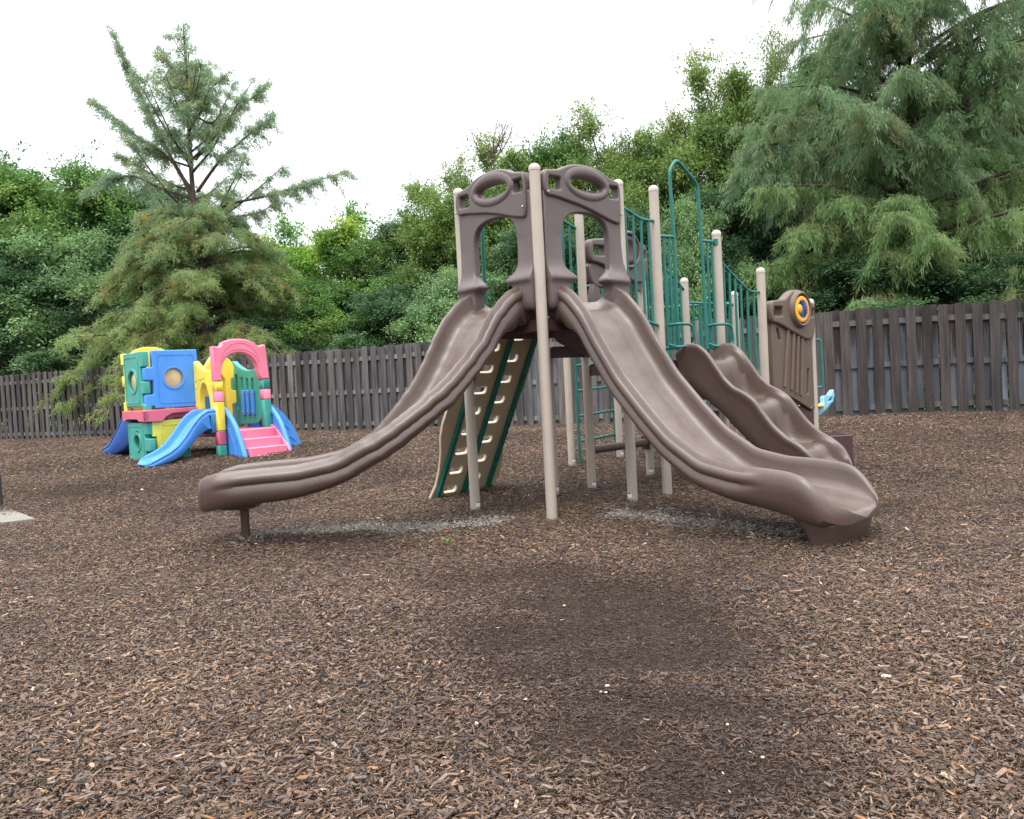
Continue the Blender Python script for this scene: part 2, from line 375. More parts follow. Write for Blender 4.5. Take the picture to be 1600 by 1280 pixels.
# ------------------------------------------------------------------ wood chips (nobody could count them)
WORN = [(ground(940, 985)[:2], .74, .95, 1.), (ground(1040, 1120)[:2], .52, .46, .95), (ground(1130, 1195)[:2], .42, .32, .9), (ground(1250, 1255)[:2], .3, .2, .6), (ground(830, 915)[:2], .7, .5, .65), (ground(1060, 900)[:2], .6, .5, .5), (ground(120, 770)[:2], 1.3, .5, .4), (ground(330, 740)[:2], 1.2, .4, .3), (ground(1450, 790)[:2], 1.2, .4, .35), (ground(350, 800)[:2], .8, .3, .35)]
PALE_L = [tuple(ground(*p)[:2]) for p in ((395, 838), (470, 833), (560, 826), (640, 828), (720, 821), (775, 816))]
PALE_R = [tuple(ground(*p)[:2]) for p in ((970, 806), (1040, 812), (1110, 819), (1180, 829), (1240, 836))]
def segd(X, Y, pl):
    d = np.full(len(X), 9.)
    for (a, b), (c, e) in zip(pl[:-1], pl[1:]):
        t = np.clip(((X - a) * (c - a) + (Y - b) * (e - b)) / ((c - a) ** 2 + (e - b) ** 2), 0, 1)
        d = np.minimum(d, np.hypot(X - a - t * (c - a), (Y - b - t * (e - b)) * .5))
    return d
def gzv(X, Y):
    t = np.clip((Y - 8.2) / 6, 0, 1); z = .3 * t * t * (3 - 2 * t)
    z = z + .012 * np.sin(X * 1.3 + .4) * np.sin(Y * 1.1) + .008 * np.sin(X * 3.1 + Y * 2.3)
    z = z + .05 * np.exp(-((X + 2.2) ** 2 + (Y - 6.6) ** 2) / .25)
    return z - .03 * np.exp(-((X - .55) ** 2 / .5 + (Y - 3.9) ** 2 / 1.4))
PALETTE = np.array([(.138, .092, .066), (.095, .067, .053), (.190, .134, .096), (.165, .138, .124), (.105, .092, .088), (.034, .026, .024), (.24, .135, .065), (.30, .235, .175), (.085, .084, .088)])
PAL_P = np.array([.24, .21, .15, .11, .08, .12, .03, .04, .02])
def chips(y0, y1, dens, smin, smax, full):
    A = []
    n = int(dens * (y1 - y0) * (1.34 * y1 + 4.4)); u = RNG.random(n)
    Y = y0 + (y1 - y0) * u; keep = RNG.random(n) < (1.34 * Y + 4.4) / (1.34 * y1 + 4.4); Y = Y[keep]
    X = (RNG.random(len(Y)) - .5) * (1.34 * Y + 4.4)
    fy = np.array([fence_y(x) for x in X]); k = Y < fy - .1; X, Y = X[k], Y[k]
    n = len(X)
    worn = np.zeros(n)
    for c, a, b, am in WORN: worn = np.maximum(worn, am * np.exp(-(((X - c[0]) / a) ** 2 + ((Y - c[1]) / b) ** 2) ** 1.5))
    worn = np.clip(worn * (1.15 + .5 * np.sin(X * 5.1 + 2 * np.sin(Y * 4.3)) * np.sin(Y * 6.3 + X)), 0, 1)
    pn = .5 + .5 * np.sin(X * 9 + 3 * np.sin(Y * 7)) * np.sin(Y * 13 + X * 4)
    pale = np.exp(-(np.minimum(segd(X, Y, PALE_L) / (.07 + .09 * pn), segd(X, Y, PALE_R) / (.07 + .09 * pn))) ** 2)
    keep = (RNG.random(n) > worn * .55) if full is not None else np.ones(n, bool); X, Y, worn, pale = X[keep], Y[keep], worn[keep], pale[keep]; n = len(X)
    L = smin + (smax - smin) * RNG.random(n) ** 2.6; L *= 1 - (.50 if full is not None else .0) * worn * (RNG.random(n) < .96)
    W = L * (.12 + .24 * RNG.random(n) ** 1.4); W = np.minimum(W, .012 + L * .05) ; T = np.clip(W * (.2 + .45 * RNG.random(n)), .0015, .009)
    Z = gzv(X, Y) + .001 + .026 * RNG.random(n) * (1 - .8 * worn)
    yaw = RNG.random(n) * 2 * PI; pit = RNG.normal(0, .26, n) * (1 - .6 * worn); rol = RNG.normal(0, .42, n)
    ax = np.stack([np.cos(yaw) * np.cos(pit), np.sin(yaw) * np.cos(pit), np.sin(pit)], 1)
    s0 = np.stack([-np.sin(yaw), np.cos(yaw), np.zeros(n)], 1); u0 = np.cross(ax, s0)
    s = s0 * np.cos(rol)[:, None] + u0 * np.sin(rol)[:, None]; up = np.cross(ax, s)
    C = np.stack([X, Y, Z], 1); h = L / 2
    j = lambda lo=.4, hi=1.: (lo + (hi - lo) * RNG.random(n))
    if full:   # six-sided splinter
        pts = [(-1, -j(.1, .9)), (-1 + .3 * j(), -1), (1 - .5 * j(), -j(.7, 1.1)), (1, .6 * (j(-1, 1))), (1 - .4 * j(), j(.6, 1.1)), (-1 + .4 * j(), j(.6, 1.))]
    else:
        pts = [(-1, -j(.2, 1)), (1, -j(.1, 1)), (1 - .3 * j(), j(.3, 1)), (-1 + .3 * j(), j(.3, 1))]
    K = len(pts); V = np.zeros((n, 2 * K, 3))
    for i, (a, b) in enumerate(pts):
        a = np.broadcast_to(a, (n,)); b = np.broadcast_to(b, (n,))
        base = C + ax * (a * h)[:, None] + s * (b * W / 2)[:, None]
        V[:, i] = base + up * (T * .5)[:, None]; V[:, K + i] = base - up * (T * .5)[:, None]
    base = PALETTE[RNG.choice(len(PALETTE), n, p=PAL_P)]
    big = .93 + .16 * np.sin(X * 1.7 + 1) * np.sin(Y * 1.3) 
    col = base * (.7 + .7 * RNG.random(n))[:, None] * big[:, None] * np.array([1.17, 1.13, 1.08]) * (1 + .12 * np.clip((Y - 6) / 8, 0, 1))[:, None]
    col = col * (1 - worn[:, None] * np.array([.64, .69, .70]))
    pm = (RNG.random(n) < pale)[:, None]; pc = np.array([.46, .445, .40]) * (.55 + .65 * RNG.random(n))[:, None]
    col = np.where(pm, pc, col); bright = (RNG.random(n) < .0015)[:, None]; col = np.where(bright, np.array([.6, .54, .44]), col)
    top = np.arange(n)[:, None] * 2 * K
    Q = []; CC = []
    if full is None: return V[:, :4].reshape(-1, 3), np.arange(4 * n).reshape(n, 4), col
    if full:
        Q += [top + np.array([0, 1, 2, 3]), top + np.array([0, 3, 4, 5])]; CC += [col, col]
    else: Q += [top + np.array([0, 1, 2, 3])]; CC += [col]
    for i in range(K):
        jn = (i + 1) % K; Q.append(top + np.array([i, K + i, K + jn, jn])); CC.append(col * .85)
    return V.reshape(-1, 3), np.concatenate(Q), np.concatenate(CC)
def build_chips():
    Vs, Fs, Cs = [], [], []; off = 0
    for a in ((1.2, 3.2, 10500, .007, .046, True), (3.2, 5.0, 7600, .008, .046, True), (5.0, 8.0, 4000, .012, .050, False), (8.0, 12., 2600, .016, .055, False), (12., 26., 1100, .025, .07, False), (1.4, 5.6, 21000, .004, .028, None), (5.6, 8., 7000, .008, .028, None), (8., 14., 2500, .012, .03, None)):
        V, F, C = chips(*a); Vs.append(V); Fs.append(F + off); Cs.append(C); off += len(V)
    me = npmesh('wood_chips', np.concatenate(Vs), np.concatenate(Fs), M['chip'], np.concatenate(Cs))
    o = bpy.data.objects.new('wood_chips', me); COL.objects.link(o)
    tag(o, 'brown and grey wood chip mulch covering the playground floor', 'wood chips', None, 'stuff')
build_chips()

# ------------------------------------------------------------------ fences
def fence(a, b, pitch, fm, bm, label, bw=.14, rm='rail_w'):
    L = np.linalg.norm(b - a); d = (b - a) / L; fr = Frame((a[0], a[1], .0), d)   # ey = ez x ex -> away from camera side
    root = thing('board_fence', (a[0], a[1], .3), label, 'fence')
    if fr.ey[1] < 0: fr.ey = -fr.ey
    def boards(y0, off, mat, name, lab=None):
        V = []; F = []; C = []; k = 0; x = off
        while x < L - .02:
            wd = bw + random.uniform(-.006, .006); x0, x1 = x + .001, min(x + wd, L); zt = 2.1 + random.uniform(-.022, .018) ; zb = .27 + random.uniform(-.02, .02)
            ln = random.uniform(-.004, .004); yo = y0 + random.uniform(-.003, 0); cn = .022
            pr = [(x0, zb), (x1, zb), (x1 + ln, zt - cn), (x1 + ln - cn, zt), (x0 + ln + cn, zt), (x0 + ln, zt - cn)]
            base = len(V)
            for yy in (yo, yo + .018): V += [fr(px, yy, pz) for px, pz in pr]
            fs = [(0, 1, 2, 3), (0, 3, 4, 5), (9, 8, 7, 6), (11, 10, 9, 6)] + [(i, 6 + i, 6 + (i + 1) % 6, (i + 1) % 6) for i in range(6)]
            g = random.uniform(.55, 1.35) * (1.45 if random.random() < .10 else 1); tw = random.uniform(-.05, .05)
            for f in fs: F.append([base + q for q in f]); C.append((g * (1 + tw), g, g * (1 - tw)))
            x += pitch + random.uniform(-.006, .006)
        V = np.array(V) - np.array(WLOC[root.name]); me = npmesh(name, V, np.array(F), mat, np.array(C))
        o = bpy.data.objects.new(name, me); COL.objects.link(o); o.parent = root; WLOC[o.name] = WLOC[root.name]
        if lab: o['label'] = lab
    boards(-.037, .0, fm, 'front_boards'); boards(.0245, pitch / 2 , bm, 'back_boards')
    for z in (.43, 1.14, 1.86):
        V = []; F = []; C = []; x = 0
        while x < L:
            x1 = min(x + 2.4, L); b0 = len(V); dz = random.uniform(-.012, .012)
            V += [fr(q, yy, zz + dz) for zz in (z - .045, z + .045) for yy in (-.0185, .020) for q in (x + .002, x1 - .002)]
            for f in [(0, 2, 3, 1), (4, 5, 7, 6), (0, 1, 5, 4), (2, 6, 7, 3), (0, 4, 6, 2), (1, 3, 7, 5)]: F.append([b0 + q for q in f]); C.append((random.uniform(.85, 1.1),) * 3)
            x = x1
        V = np.array(V) - np.array(WLOC[root.name]); me = npmesh('rail', V, np.array(F), M[rm], np.array(C)); o = bpy.data.objects.new('rail', me); COL.objects.link(o); o.parent = root
    x = 1.2
    while x < L - .3:
        mb = MB(); box(mb, fr, x - .045, x + .045, .046, .136, .1, 1.95); o = mb.build('post', M['board_l'], root, 0)
        a_ = o.data.attributes.new('tone', 'FLOAT_COLOR', 'FACE')
        for q in a_.data: q.color = (.8, .8, .8, 1)
        x += 2.4
fence(FL[0], FL[1], .226, M['board_l'], M['board_lb'], 'long grey weathered board-on-board fence receding behind the play structures', bw=.142)
fence(FL[1], FL[2], .262, M['board_r'], M['board_rb'], 'dark brown board fence with blue-grey inner boards at the right', bw=.158, rm='rail_d')

# ------------------------------------------------------------------ slide builder
def interp(tab, t): return float(np.interp(t, [p[0] for p in tab], [p[1] for p in tab]))
def smooth_tab(tab, L, n=121):
    ts = np.linspace(0, L, n); z = np.interp(ts, [p[0] for p in tab], [p[1] for p in tab])
    for _ in range(3): z[1:-1] = (z[:-2] + 2 * z[1:-1] + z[2:]) / 4
    return list(zip(ts, z))
def slide_mesh(mb, path, crest, bottom, D, L, w, flat0, round0, rs=1.0, bulge=None, step=.025, t0=0., win=.05, plain=False, groove_end=9., corner=.38, scoop=None):
    """closed section swept down a chute; path(t)->(x,y,hx,hy); crest/bottom height tables; D bed depth table"""
    cr = smooth_tab(crest, L); bottom = smooth_tab(bottom, L, 41); bottom = smooth_tab(bottom, L, 41); R = []; ts = [q for q in np.arange(t0, L, step) if q < L - .08] + [L - .08 * math.cos(a_) for a_ in np.linspace(0, PI / 2, 12)]
    for t in ts:
        x, y, hx, hy = path(t); z = interp(cr, t); sl = (interp(cr, min(t + win, L)) - interp(cr, max(t - win, 0))) / (min(t + win, L) - max(t - win, 0))
        sl *= 1 - smst((t - flat0) / .25); a = math.atan(sl)
        h = np.array([hx, hy, 0]); N = h * (-math.sin(a)) + np.array([0, 0, math.cos(a)]); S = np.array([-hy, hx, 0])  # S to the left
        d = interp(D, t); T = max((z - interp(bottom, t)) * math.cos(a), d + .035)
        ww = w
        er = 1.
        if scoop:
            if t > scoop[0]: ww = w * max(.02, (1 - min(1., (t - scoop[0]) / (L - scoop[0])) ** scoop[1]) ** (1 / scoop[1]))
            if t > L - scoop[2]: er = math.sqrt(max(.0, 1 - ((t - L + scoop[2]) / scoop[2]) ** 2)) * .94 + .06
        elif t > round0: ww = w * (1 - corner * (1 - math.sqrt(max(0, 1 - ((t - round0) / (L - round0)) ** 2))))
        k = min(1., d / .17) ; q = rs
        base = [(0, -d), (.45, -d), (.70, -d + .008 * q), (.82, -d + .035 * k * q), (.88, -d * .62), (.905, -d * .3), (.93, -.022 * k * q), (.965, -.006 * q), (1.0, 0)]
        ridged = [(1.03, -.009), (1.055, -.031), (1.085, -.046), (1.125, -.036), (1.165, -.042), (1.20, -.075), (1.175, -.106), (1.13, -.118), (1.15, -.135), (1.18, -.16)]
        plainr = [(1.03, -.006), (1.06, -.018), (1.085, -.032), (1.105, -.05), (1.12, -.07), (1.128, -.09), (1.13, -.105), (1.13, -.12), (1.128, -.135), (1.12, -.16)]
        g_ = 1 - smst((t - groove_end) / .28)
        half = base + [(u1 * g_ + u2 * (1 - g_), (v1 * g_ + v2 * (1 - g_)) * q) for (u1, v1), (u2, v2) in zip(ridged, plainr)] + [(1.175 * g_ + 1.10 * (1 - g_), max(-.20 * q, -T * .82)), (1.10 * g_ + 1.04 * (1 - g_), -T * .94), (.96, -T), (.5, -T - .006), (0, -T - .006)]
        if plain: half = [(0, -d), (.45, -d), (.62, -d + .012), (.76, -d + .045), (.86, -d * .72), (.90, -d * .45), (.925, -d * .22), (.945, -.026), (.965, -.008), (1.0, 0), (1.05, -.004), (1.09, -.018), (1.10, -.04), (1.07, -.065), (1.04, -T * .4), (1.03, -T * .7), (1.0, -T * .92), (.93, -T), (.5, -T), (0, -T)]
        elif T < .22 * q:
            half = [(u_, v_ if i < 10 else v_ * T / (.22 * q) if v_ > -.21 * q else v_) for i, (u_, v_) in enumerate(half)]
            half = [(u_, max(v_, -T - .006)) for u_, v_ in half]
        if er < 1.: vm = -T * .5; half = [(u_, vm + (v_ - vm) * er) for u_, v_ in half]
        ring = []
        for sgn in (1, -1):
            seq = half if sgn == 1 else half[-2:0:-1]
            for idx, (u_, v_) in enumerate(seq):
                uu = u_ * ww
                if bulge and sgn == bulge[0]:
                    ii = idx if sgn == 1 else len(half) - 2 - idx
                    if 2 <= ii <= 6:
                        for bt in bulge[1]: uu -= .062 * math.exp(-((t - bt) / .085) ** 2) * (0, 0, .25, .8, 1, .75, .3)[ii]
                ring.append(np.array([x, y, z]) + S * (uu * sgn) + N * v_)
        R.append(ring)
    # rounded closing nose
    last = R[-1]; c = sum(last) / len(last); x, y, hx, hy = path(L); h = np.array([hx, hy, 0]); S = np.array([-hy, hx, 0])
    zs_ = [p[2] for p in last]; zm = (max(zs_) + min(zs_)) / 2; fwd = min(.035, (max(zs_) - min(zs_)) * .4)
    for ph in (() if scoop else (20, 40, 58, 74, 88)):
        f_ = math.cos(math.radians(ph)); q_ = math.sin(math.radians(ph))
        R.append([np.array([x, y, 0]) + S * ((p - c) @ S * (1 - .10 * (1 - f_)) + (c - np.array([x, y, 0])) @ S) + np.array([0, 0, zm + (p[2] - zm) * f_]) + h * (fwd * q_) for p in last])
    rings(mb, R)

# ------------------------------------------------------------------ big play structure
Cc = np.array([.293, 6.93]); dA = np.array([.7614, .6482]); sA = np.array([.6482, -.7614])
Ll = np.array([-.394, 7.71]); bD = (Ll - Cc) / np.linalg.norm(Ll - Cc); sL = np.array([-bD[1], bD[0]])
Rr = np.array([1.080, 7.60]); B1 = Ll + (Rr - Cc)
P1 = np.array([1.472, 7.96]); P4 = np.array([2.224, 8.601]); P2 = P1 + bD * 1.0; P3 = P4 + bD * 1.02
Q1 = np.array([2.828, 9.115]); Q2 = np.array([3.603, 9.774]); T1 = Q1 + bD * 1.03; T2 = Q2 + bD * 1.03
U1 = np.array([.727, 10.39]); U2 = np.array([1.398, 10.82])
play = thing('play_structure', (1.2, 8.4, 0), 'large brown, beige and green climbing structure with twin slides from its tower', 'play structure')
DZ = {'A': 1.72, 'S': 1.52, 'B': 1.32, 'H': 1.0, 'C': .72}
def post(p, top, sticker=None, r=.0475):
    g = gz(p[0], p[1]) - .15; mb = MB(); n = 24
    lathe(mb, (p[0], p[1], 0), [(r, g), (r, top - .06)], n)
    o = mb.build('post', M['post'], play, 50)
    mb = MB(); rc = r + .003
    lathe(mb, (p[0], p[1], top), [(r * .9, -.062), (rc, -.060), (rc, -.045)] + [(rc * math.cos(a), -.045 + .045 * math.sin(a)) for a in np.linspace(.15, PI / 2, 6)], n)
    mb.build('post_cap', M['cap'], o, 60)
    if sticker is not None:
        mb = MB(); z0 = gz(p[0], p[1]) + .045; V = []; F = []; m_ = 8
        for zz in (z0, z0 + .045, z0 + .048, z0 + .062):
            for k in range(m_ + 1): a = math.radians(sticker - 32 + 64 * k / m_); V.append((p[0] + (r + .0015) * math.cos(a), p[1] + (r + .0015) * math.sin(a), zz))
        for j in (0, 1): F += [(j * 9 * 1 + k, j * 9 + k + 1, (j + 1) * 9 + k + 1, (j + 1) * 9 + k) for k in range(m_)]
        mb.add(V, F); s_ = mb.build('sticker', M['white'], o, 60)
        mb = MB(); V2 = [(p[0] + (r + .0022) * math.cos(math.radians(sticker - 26 + 52 * k / m_)), p[1] + (r + .0022) * math.sin(math.radians(sticker - 26 + 52 * k / m_)), zz) for zz in (z0 + .034, z0 + .046) for k in range(m_ + 1)]
        mb.add(V2, [(k, k + 1, 9 + k + 1, 9 + k) for k in range(m_)]); mb.build('sticker_text', M['ink'], o, 60)
    return o
for p, t_, s_ in ((Cc, 3.01, None), (Ll, 3.02, -50), (Rr, 3.0, -140), (B1, 3.0, -50), (P1, 3.01, None), (P2, 2.98, -60), (P3, 2.66, -90), (P4, 2.66, None),
                  (Q1, 2.31, None), (Q2, 1.99, None), (T1, 2.33, None), (T2, 2.2, None), (U1, 2.33, -50), (U2, 2.33, -50)): post(p, t_, s_)

def deck(corners, z, name='deck', th=.11):
    """perforated vinyl-coated plate with a turned-down rim"""
    c = [np.array([*p, z]) for p in corners]; mb = MB(); n = 17; hs = .27
    def P(u, v, dz=0): return c[0] * (1 - u) * (1 - v) + c[1] * u * (1 - v) + c[2] * u * v + c[3] * (1 - u) * v + np.array([0, 0, dz])
    V = []; F = []
    for i in range(n):
        for j in range(n):
            b0 = len(V)
            for dz in (0, -.006):
                V += [P(i / n, j / n, dz), P((i + 1) / n, j / n, dz), P((i + 1) / n, (j + 1) / n, dz), P(i / n, (j + 1) / n, dz)]
                V += [P((i + .5 + a * hs) / n, (j + .5 + b * hs) / n, dz) for a, b in ((-1, -1), (1, -1), (1, 1), (-1, 1))]
            for k in range(4):
                q = (k + 1) % 4
                F += [(b0 + k, b0 + q, b0 + 4 + q, b0 + 4 + k), (b0 + 8 + q, b0 + 8 + k, b0 + 12 + k, b0 + 12 + q), (b0 + 4 + k, b0 + 4 + q, b0 + 12 + q, b0 + 12 + k)]
    mb.add(V, F)
    for k in range(4):
        a, b = corners[k], corners[(k + 1) % 4]; fr = Frame((*a, z), np.array(b) - np.array(a)); L = np.linalg.norm(np.array(b) - np.array(a))
        box(mb, fr, .004, L - .004, .001, .03, -th, -.007, .003)
    return mb.build(name, M['deck'], play, 30)
deck([Cc, Rr, B1, Ll], DZ['A']); deck([Rr, P1, P2, B1], DZ['S']); deck([P1, P4, P3, P2], DZ['B']); deck([P4, Q1, T1, P3], DZ['H']); deck([Q1, Q2, T2, T1], DZ['C'])
# curved skirt beside the step deck
sk = Frame((*B1, 0), Rr - B1); skn = sk.ey
def on_sk(px, py): q = onplane(px, py, [*B1, 0], skn) - sk.o; return (q @ sk.ex, q[2])
mb = MB(); plate(mb, sk, chaikin([on_sk(*q) for q in ((868, 497), (868, 520), (870, 532), (885, 541), (910, 553), (940, 564), (968, 569), (968, 500))], 1), [], -.02, .012, .004); mb.build('step_skirt', M['deck'], play)

# entrance panels ---------------------------------------------------------
def entrance_panel(o2, ex, lab):
    fr = Frame((o2[0], o2[1], 0), ex); nrm = fr.ey
    if nrm @ np.array([0, 1, 0]) > 0: fr.ey = -fr.ey      # y points to the outside of the tower
    mb = MB()
    head = chaikin([(.05, 2.96), (.17, 2.97), (.25, 2.985), (.33, 3.025), (.44, 3.052), (.60, 3.056), (.74, 3.035), (.84, 2.985), (.93, 2.965), (1.0, 2.955), (1.0, 2.57), (.93, 2.575), (.82, 2.60), (.66, 2.65), (.50, 2.69), (.34, 2.715), (.20, 2.74), (.05, 2.745)], 2)
    holes = [rect(.11, .245, 2.805, 2.91, .02), rect(.85, .97, 2.80, 2.905, .02), ell(.565, 2.88, .210, .056, 36, -.05)]
    plate(mb, fr, head, holes, .015, .044, .018)
    # swollen eye shaped moulding round the oval hole, on both faces
    for sg, y0 in ((1, .056), (-1, -.026)):
        R = []
        for f, hgt in ((0.0, -.04), (.05, -.010), (.15, .004), (.32, .014), (.55, .017), (.80, .011), (1.0, -.004)):
            a = .204 + (.290 - .204) * f; b = .052 + (.158 - .052) * f
            R.append([fr(x, y0 + sg * hgt, z) for x, z in ell(.57, 2.88 + .010 * f, a, b, 40, -.05)])
        if sg > 0: rings(mb, R, False, False)
        else: rings(mb, R[::-1], False, False)
    h = [(.262, 2.17), (.258, 2.35), (.260, 2.46), (.285, 2.55), (.345, 2.605), (.44, 2.632), (.55, 2.638)]
    arch = h + [(1.1 - x, z) for x, z in h[-2::-1]]
    body = [(.055, 2.80), (.055, 2.2), (.06, 1.86), (.09, 1.80), (.25, 1.80), (.285, 1.84), (.285, 2.0)] + chaikin(arch, 1, closed=False) + [(.815, 2.0), (.815, 1.84), (.85, 1.80), (1.01, 1.80), (1.04, 1.86), (1.045, 2.2), (1.045, 2.80)]
    plate(mb, fr, body, [], .0, .034, .014)
    prof = [(2.52, .256, .030, -.030), (2.35, .255, .036, -.036), (2.22, .258, .042, -.040), (2.17, .265, .050, -.042), (2.14, .281, .060, -.045), (2.115, .305, .072, -.05), (2.095, .332, .085, -.05), (2.078, .352, .095, -.05), (2.062, .362, .102, -.05), (2.048, .360, .103, -.05), (2.036, .345, .100, -.05), (2.026, .322, .095, -.05), (2.014, .302, .090, -.05), (1.99, .296, .088, -.05), (1.95, .295, .088, -.05), (1.86, .293, .088, -.05), (1.82, .286, .084, -.05), (1.80, .270, .074, -.04), (1.79, .24, .058, -.03)]
    for mir in (0, 1):   # flared boots that sit over the slide's side walls
        R = []
        for z, xi, yf, yb in prof:
            xo = .052 if z > 1.83 else .052 + (1.83 - z) * .5; c = .024; xc = [(xo, yb + c), (xo + c, yb), (xi - c, yb), (xi, yb + c), (xi, yf - c), (xi - c * .3, yf - c * .3), (xi - c, yf), (xo + c, yf), (xo + c * .3, yf - c * .3), (xo, yf - c)]
            R.append([fr(1.1 - x if mir else x, y, z) for x, y in xc])
        rings(mb, R)
    o = mb.build('entrance_panel', M['panel'], play, 45); o['label'] = lab
    for x, z in ((.075, 2.77), (.985, 2.66)): mb = MB(); lathe(mb, fr(x, .075, z), [(.010, -.005), (.010, .004), (.006, .007)], 10, fr.ey); mb.build('bolt', M['bolt'], o)
entrance_panel(Cc, dA, 'taupe moulded arch panel over the right slide')
entrance_panel(Ll + bD * .035, -bD, 'taupe moulded arch panel over the left slide')

# slides -----------------------------------------------------------------------
CREST = [(0, 2.04), (.08, 2.0), (.21, 1.93), (.385, 1.745), (.5, 1.55), (.74, 1.205), (1, .93), (1.2, .74), (1.47, .575), (1.73, .525), (2.0, .515), (2.15, .50), (2.24, .475), (2.32, .41), (2.38, .34), (2.44, .275), (2.49, .235)]
BOT = [(0, 1.68), (.15, 1.62), (.24, 1.52), (.44, 1.244), (.7, .928), (.95, .68), (1.24, .47), (1.5, .32), (1.8, .25), (2.05, .230), (2.2, .17), (2.49, .12)]
DD = [(0, .19), (.4, .175), (1.2, .18), (1.7, .205), (2.1, .205), (2.24, .20), (2.32, .15), (2.38, .095), (2.44, .04), (2.49, .015)]
mid = (Cc + Rr) / 2
def path_r(t): return (mid[0] + sA[0] * t, mid[1] + sA[1] * t, sA[0], sA[1])
mb = MB(); slide_mesh(mb, path_r, CREST, BOT, DD, 2.49, .34, 1.9, 2.20, groove_end=1.72, scoop=(2.17, 3.2, .03))
NK = 46; sr = mb.build('slide', M['brown'], play, 60); mark_wear(sr, NK, lambda k: 1. if k in (0, 1, 45) else .5 if k in (2, 44) else 0., len(mb.v)); sr['label'] = 'straight brown slide descending to the right'
mb = MB(); R = []
for z, hw, tb0, tf0 in ((-.06, .25, 2.19, 2.39), (.0, .257, 2.18, 2.40), (.04, .265, 2.165, 2.41), (.08, .275, 2.145, 2.425), (.12, .285, 2.115, 2.44), (.155, .290, 2.08, 2.445), (.19, .285, 2.03, 2.43), (.22, .26, 2.0, 2.38), (.245, .2, 2.02, 2.3)):
    c = np.array(path_r((tb0 + tf0) / 2)[:2]); hl = (tf0 - tb0) / 2
    R.append([np.array([c[0], c[1], z]) + np.array([*sA, 0]) * hl * math.copysign(abs(math.cos(a)) ** .62, math.cos(a)) + np.array([*dA, 0]) * hw * math.copysign(abs(math.sin(a)) ** .62, math.sin(a)) for a in np.linspace(0, 2 * PI, 49)[:-1]])
rings(mb, R); mb.build('slide_foot', M['brown'], sr, 60)
# left slide turns in plan
midL = (Cc + Ll) / 2; tabL = []; p = midL.copy(); t = 0; LS = 1.08
while t <= 2.6:
    a = math.radians(221 + (185 - 221) * min(max((t * LS - .54) / (1.374 - .54), 0), 1)); tabL.append((t, p[0], p[1], a)); p = p + np.array([math.cos(a), math.sin(a)]) * .01 * LS; t += .01
def path_l(t):
    i = min(int(round(t / .01)), len(tabL) - 1); _, x, y, a = tabL[i]; return (x, y, math.cos(a), math.sin(a))
CRL = [(t, z + .12 * min(t / 1.5, 1)) for t, z in CREST[:-6] + [(2.17, .505), (2.30, .495), (2.40, .46), (2.47, .40)]]; DL = DD[:-5] + [(2.25, .20), (2.38, .15), (2.47, .10)]; BOL = [(t, z + .12 * min(t / 1.5, 1)) for t, z in BOT]
mb = MB(); slide_mesh(mb, path_l, CRL, [(t, z + (.06 * smst((t - 2.0) / .2))) for t, z in BOL], DL, 2.47, .325, 1.9, 2.24, groove_end=2.10, scoop=(2.18, 3.2, .07))
slf = mb.build('slide', M['brown'], play, 60); mark_wear(slf, NK, lambda k: 1. if k in (0, 1, 45) else .5 if k in (2, 44) else 0., len(mb.v)); slf['label'] = 'brown slide curving down to the left on a rusty steel leg'
x, y, hx, hy = path_l(2.2); mb = MB()
R = []
for z, sc_ in ((.40, .9), (.345, 1.), (.31, .98), (.292, .9), (.282, .7)):
    R.append([np.array([x, y, z + .02]) + np.array([hx, hy, 0]) * .17 * sc_ * math.copysign(abs(math.cos(a)) ** .6, math.cos(a)) + np.array([-hy, hx, 0]) * .24 * sc_ * math.copysign(abs(math.sin(a)) ** .6, math.sin(a)) for a in np.linspace(0, 2 * PI, 25)[:-1]])
rings(mb, R); mb.build('slide_foot', M['brown'], slf, 60)
mb = MB(); g0 = ground(386, 836); fr = Frame((x + .02, y, 0), (hx, hy)); box(mb, fr, -.03, .03, -.03, .03, -.05, .33, .006); mb.build('support_leg', M['rust'], slf)
# wave slide
mw = P1 + dA * .525
def path_w(t): return (mw[0] + sA[0] * t, mw[1] + sA[1] * t, sA[0], sA[1])
CW = [(0, 1.40), (.06, 1.44), (.16, 1.475), (.27, 1.46), (.37, 1.385), (.465, 1.26), (.56, 1.125), (.66, 1.035), (.77, .985), (.87, .92), (.96, .80), (1.06, .68), (1.18, .58), (1.3, .52), (1.4, .44), (1.47, .33), (1.54, .22)]
BW = [(0, 1.08), (.2, 1.02), (.45, .82), (.7, .58), (1., .34), (1.3, .12), (1.54, .06)]
DW = [(0, .15)] + [(t_, .20 - .075 * math.cos((t_ - .36) / .465 * 2 * PI)) for t_ in np.arange(.06, 1.42, .04)] + [(1.46, .12), (1.51, .05), (1.54, .02)]
mb = MB(); slide_mesh(mb, path_w, CW, BW, DW, 1.54, .285, 1.30, 1.40, .6, None, .02, 0., .3, True, scoop=(1.34, 3., .03))
o = mb.build('wave_slide', M['brown'], play, 60); o['label'] = 'short brown wave slide with scalloped sides'

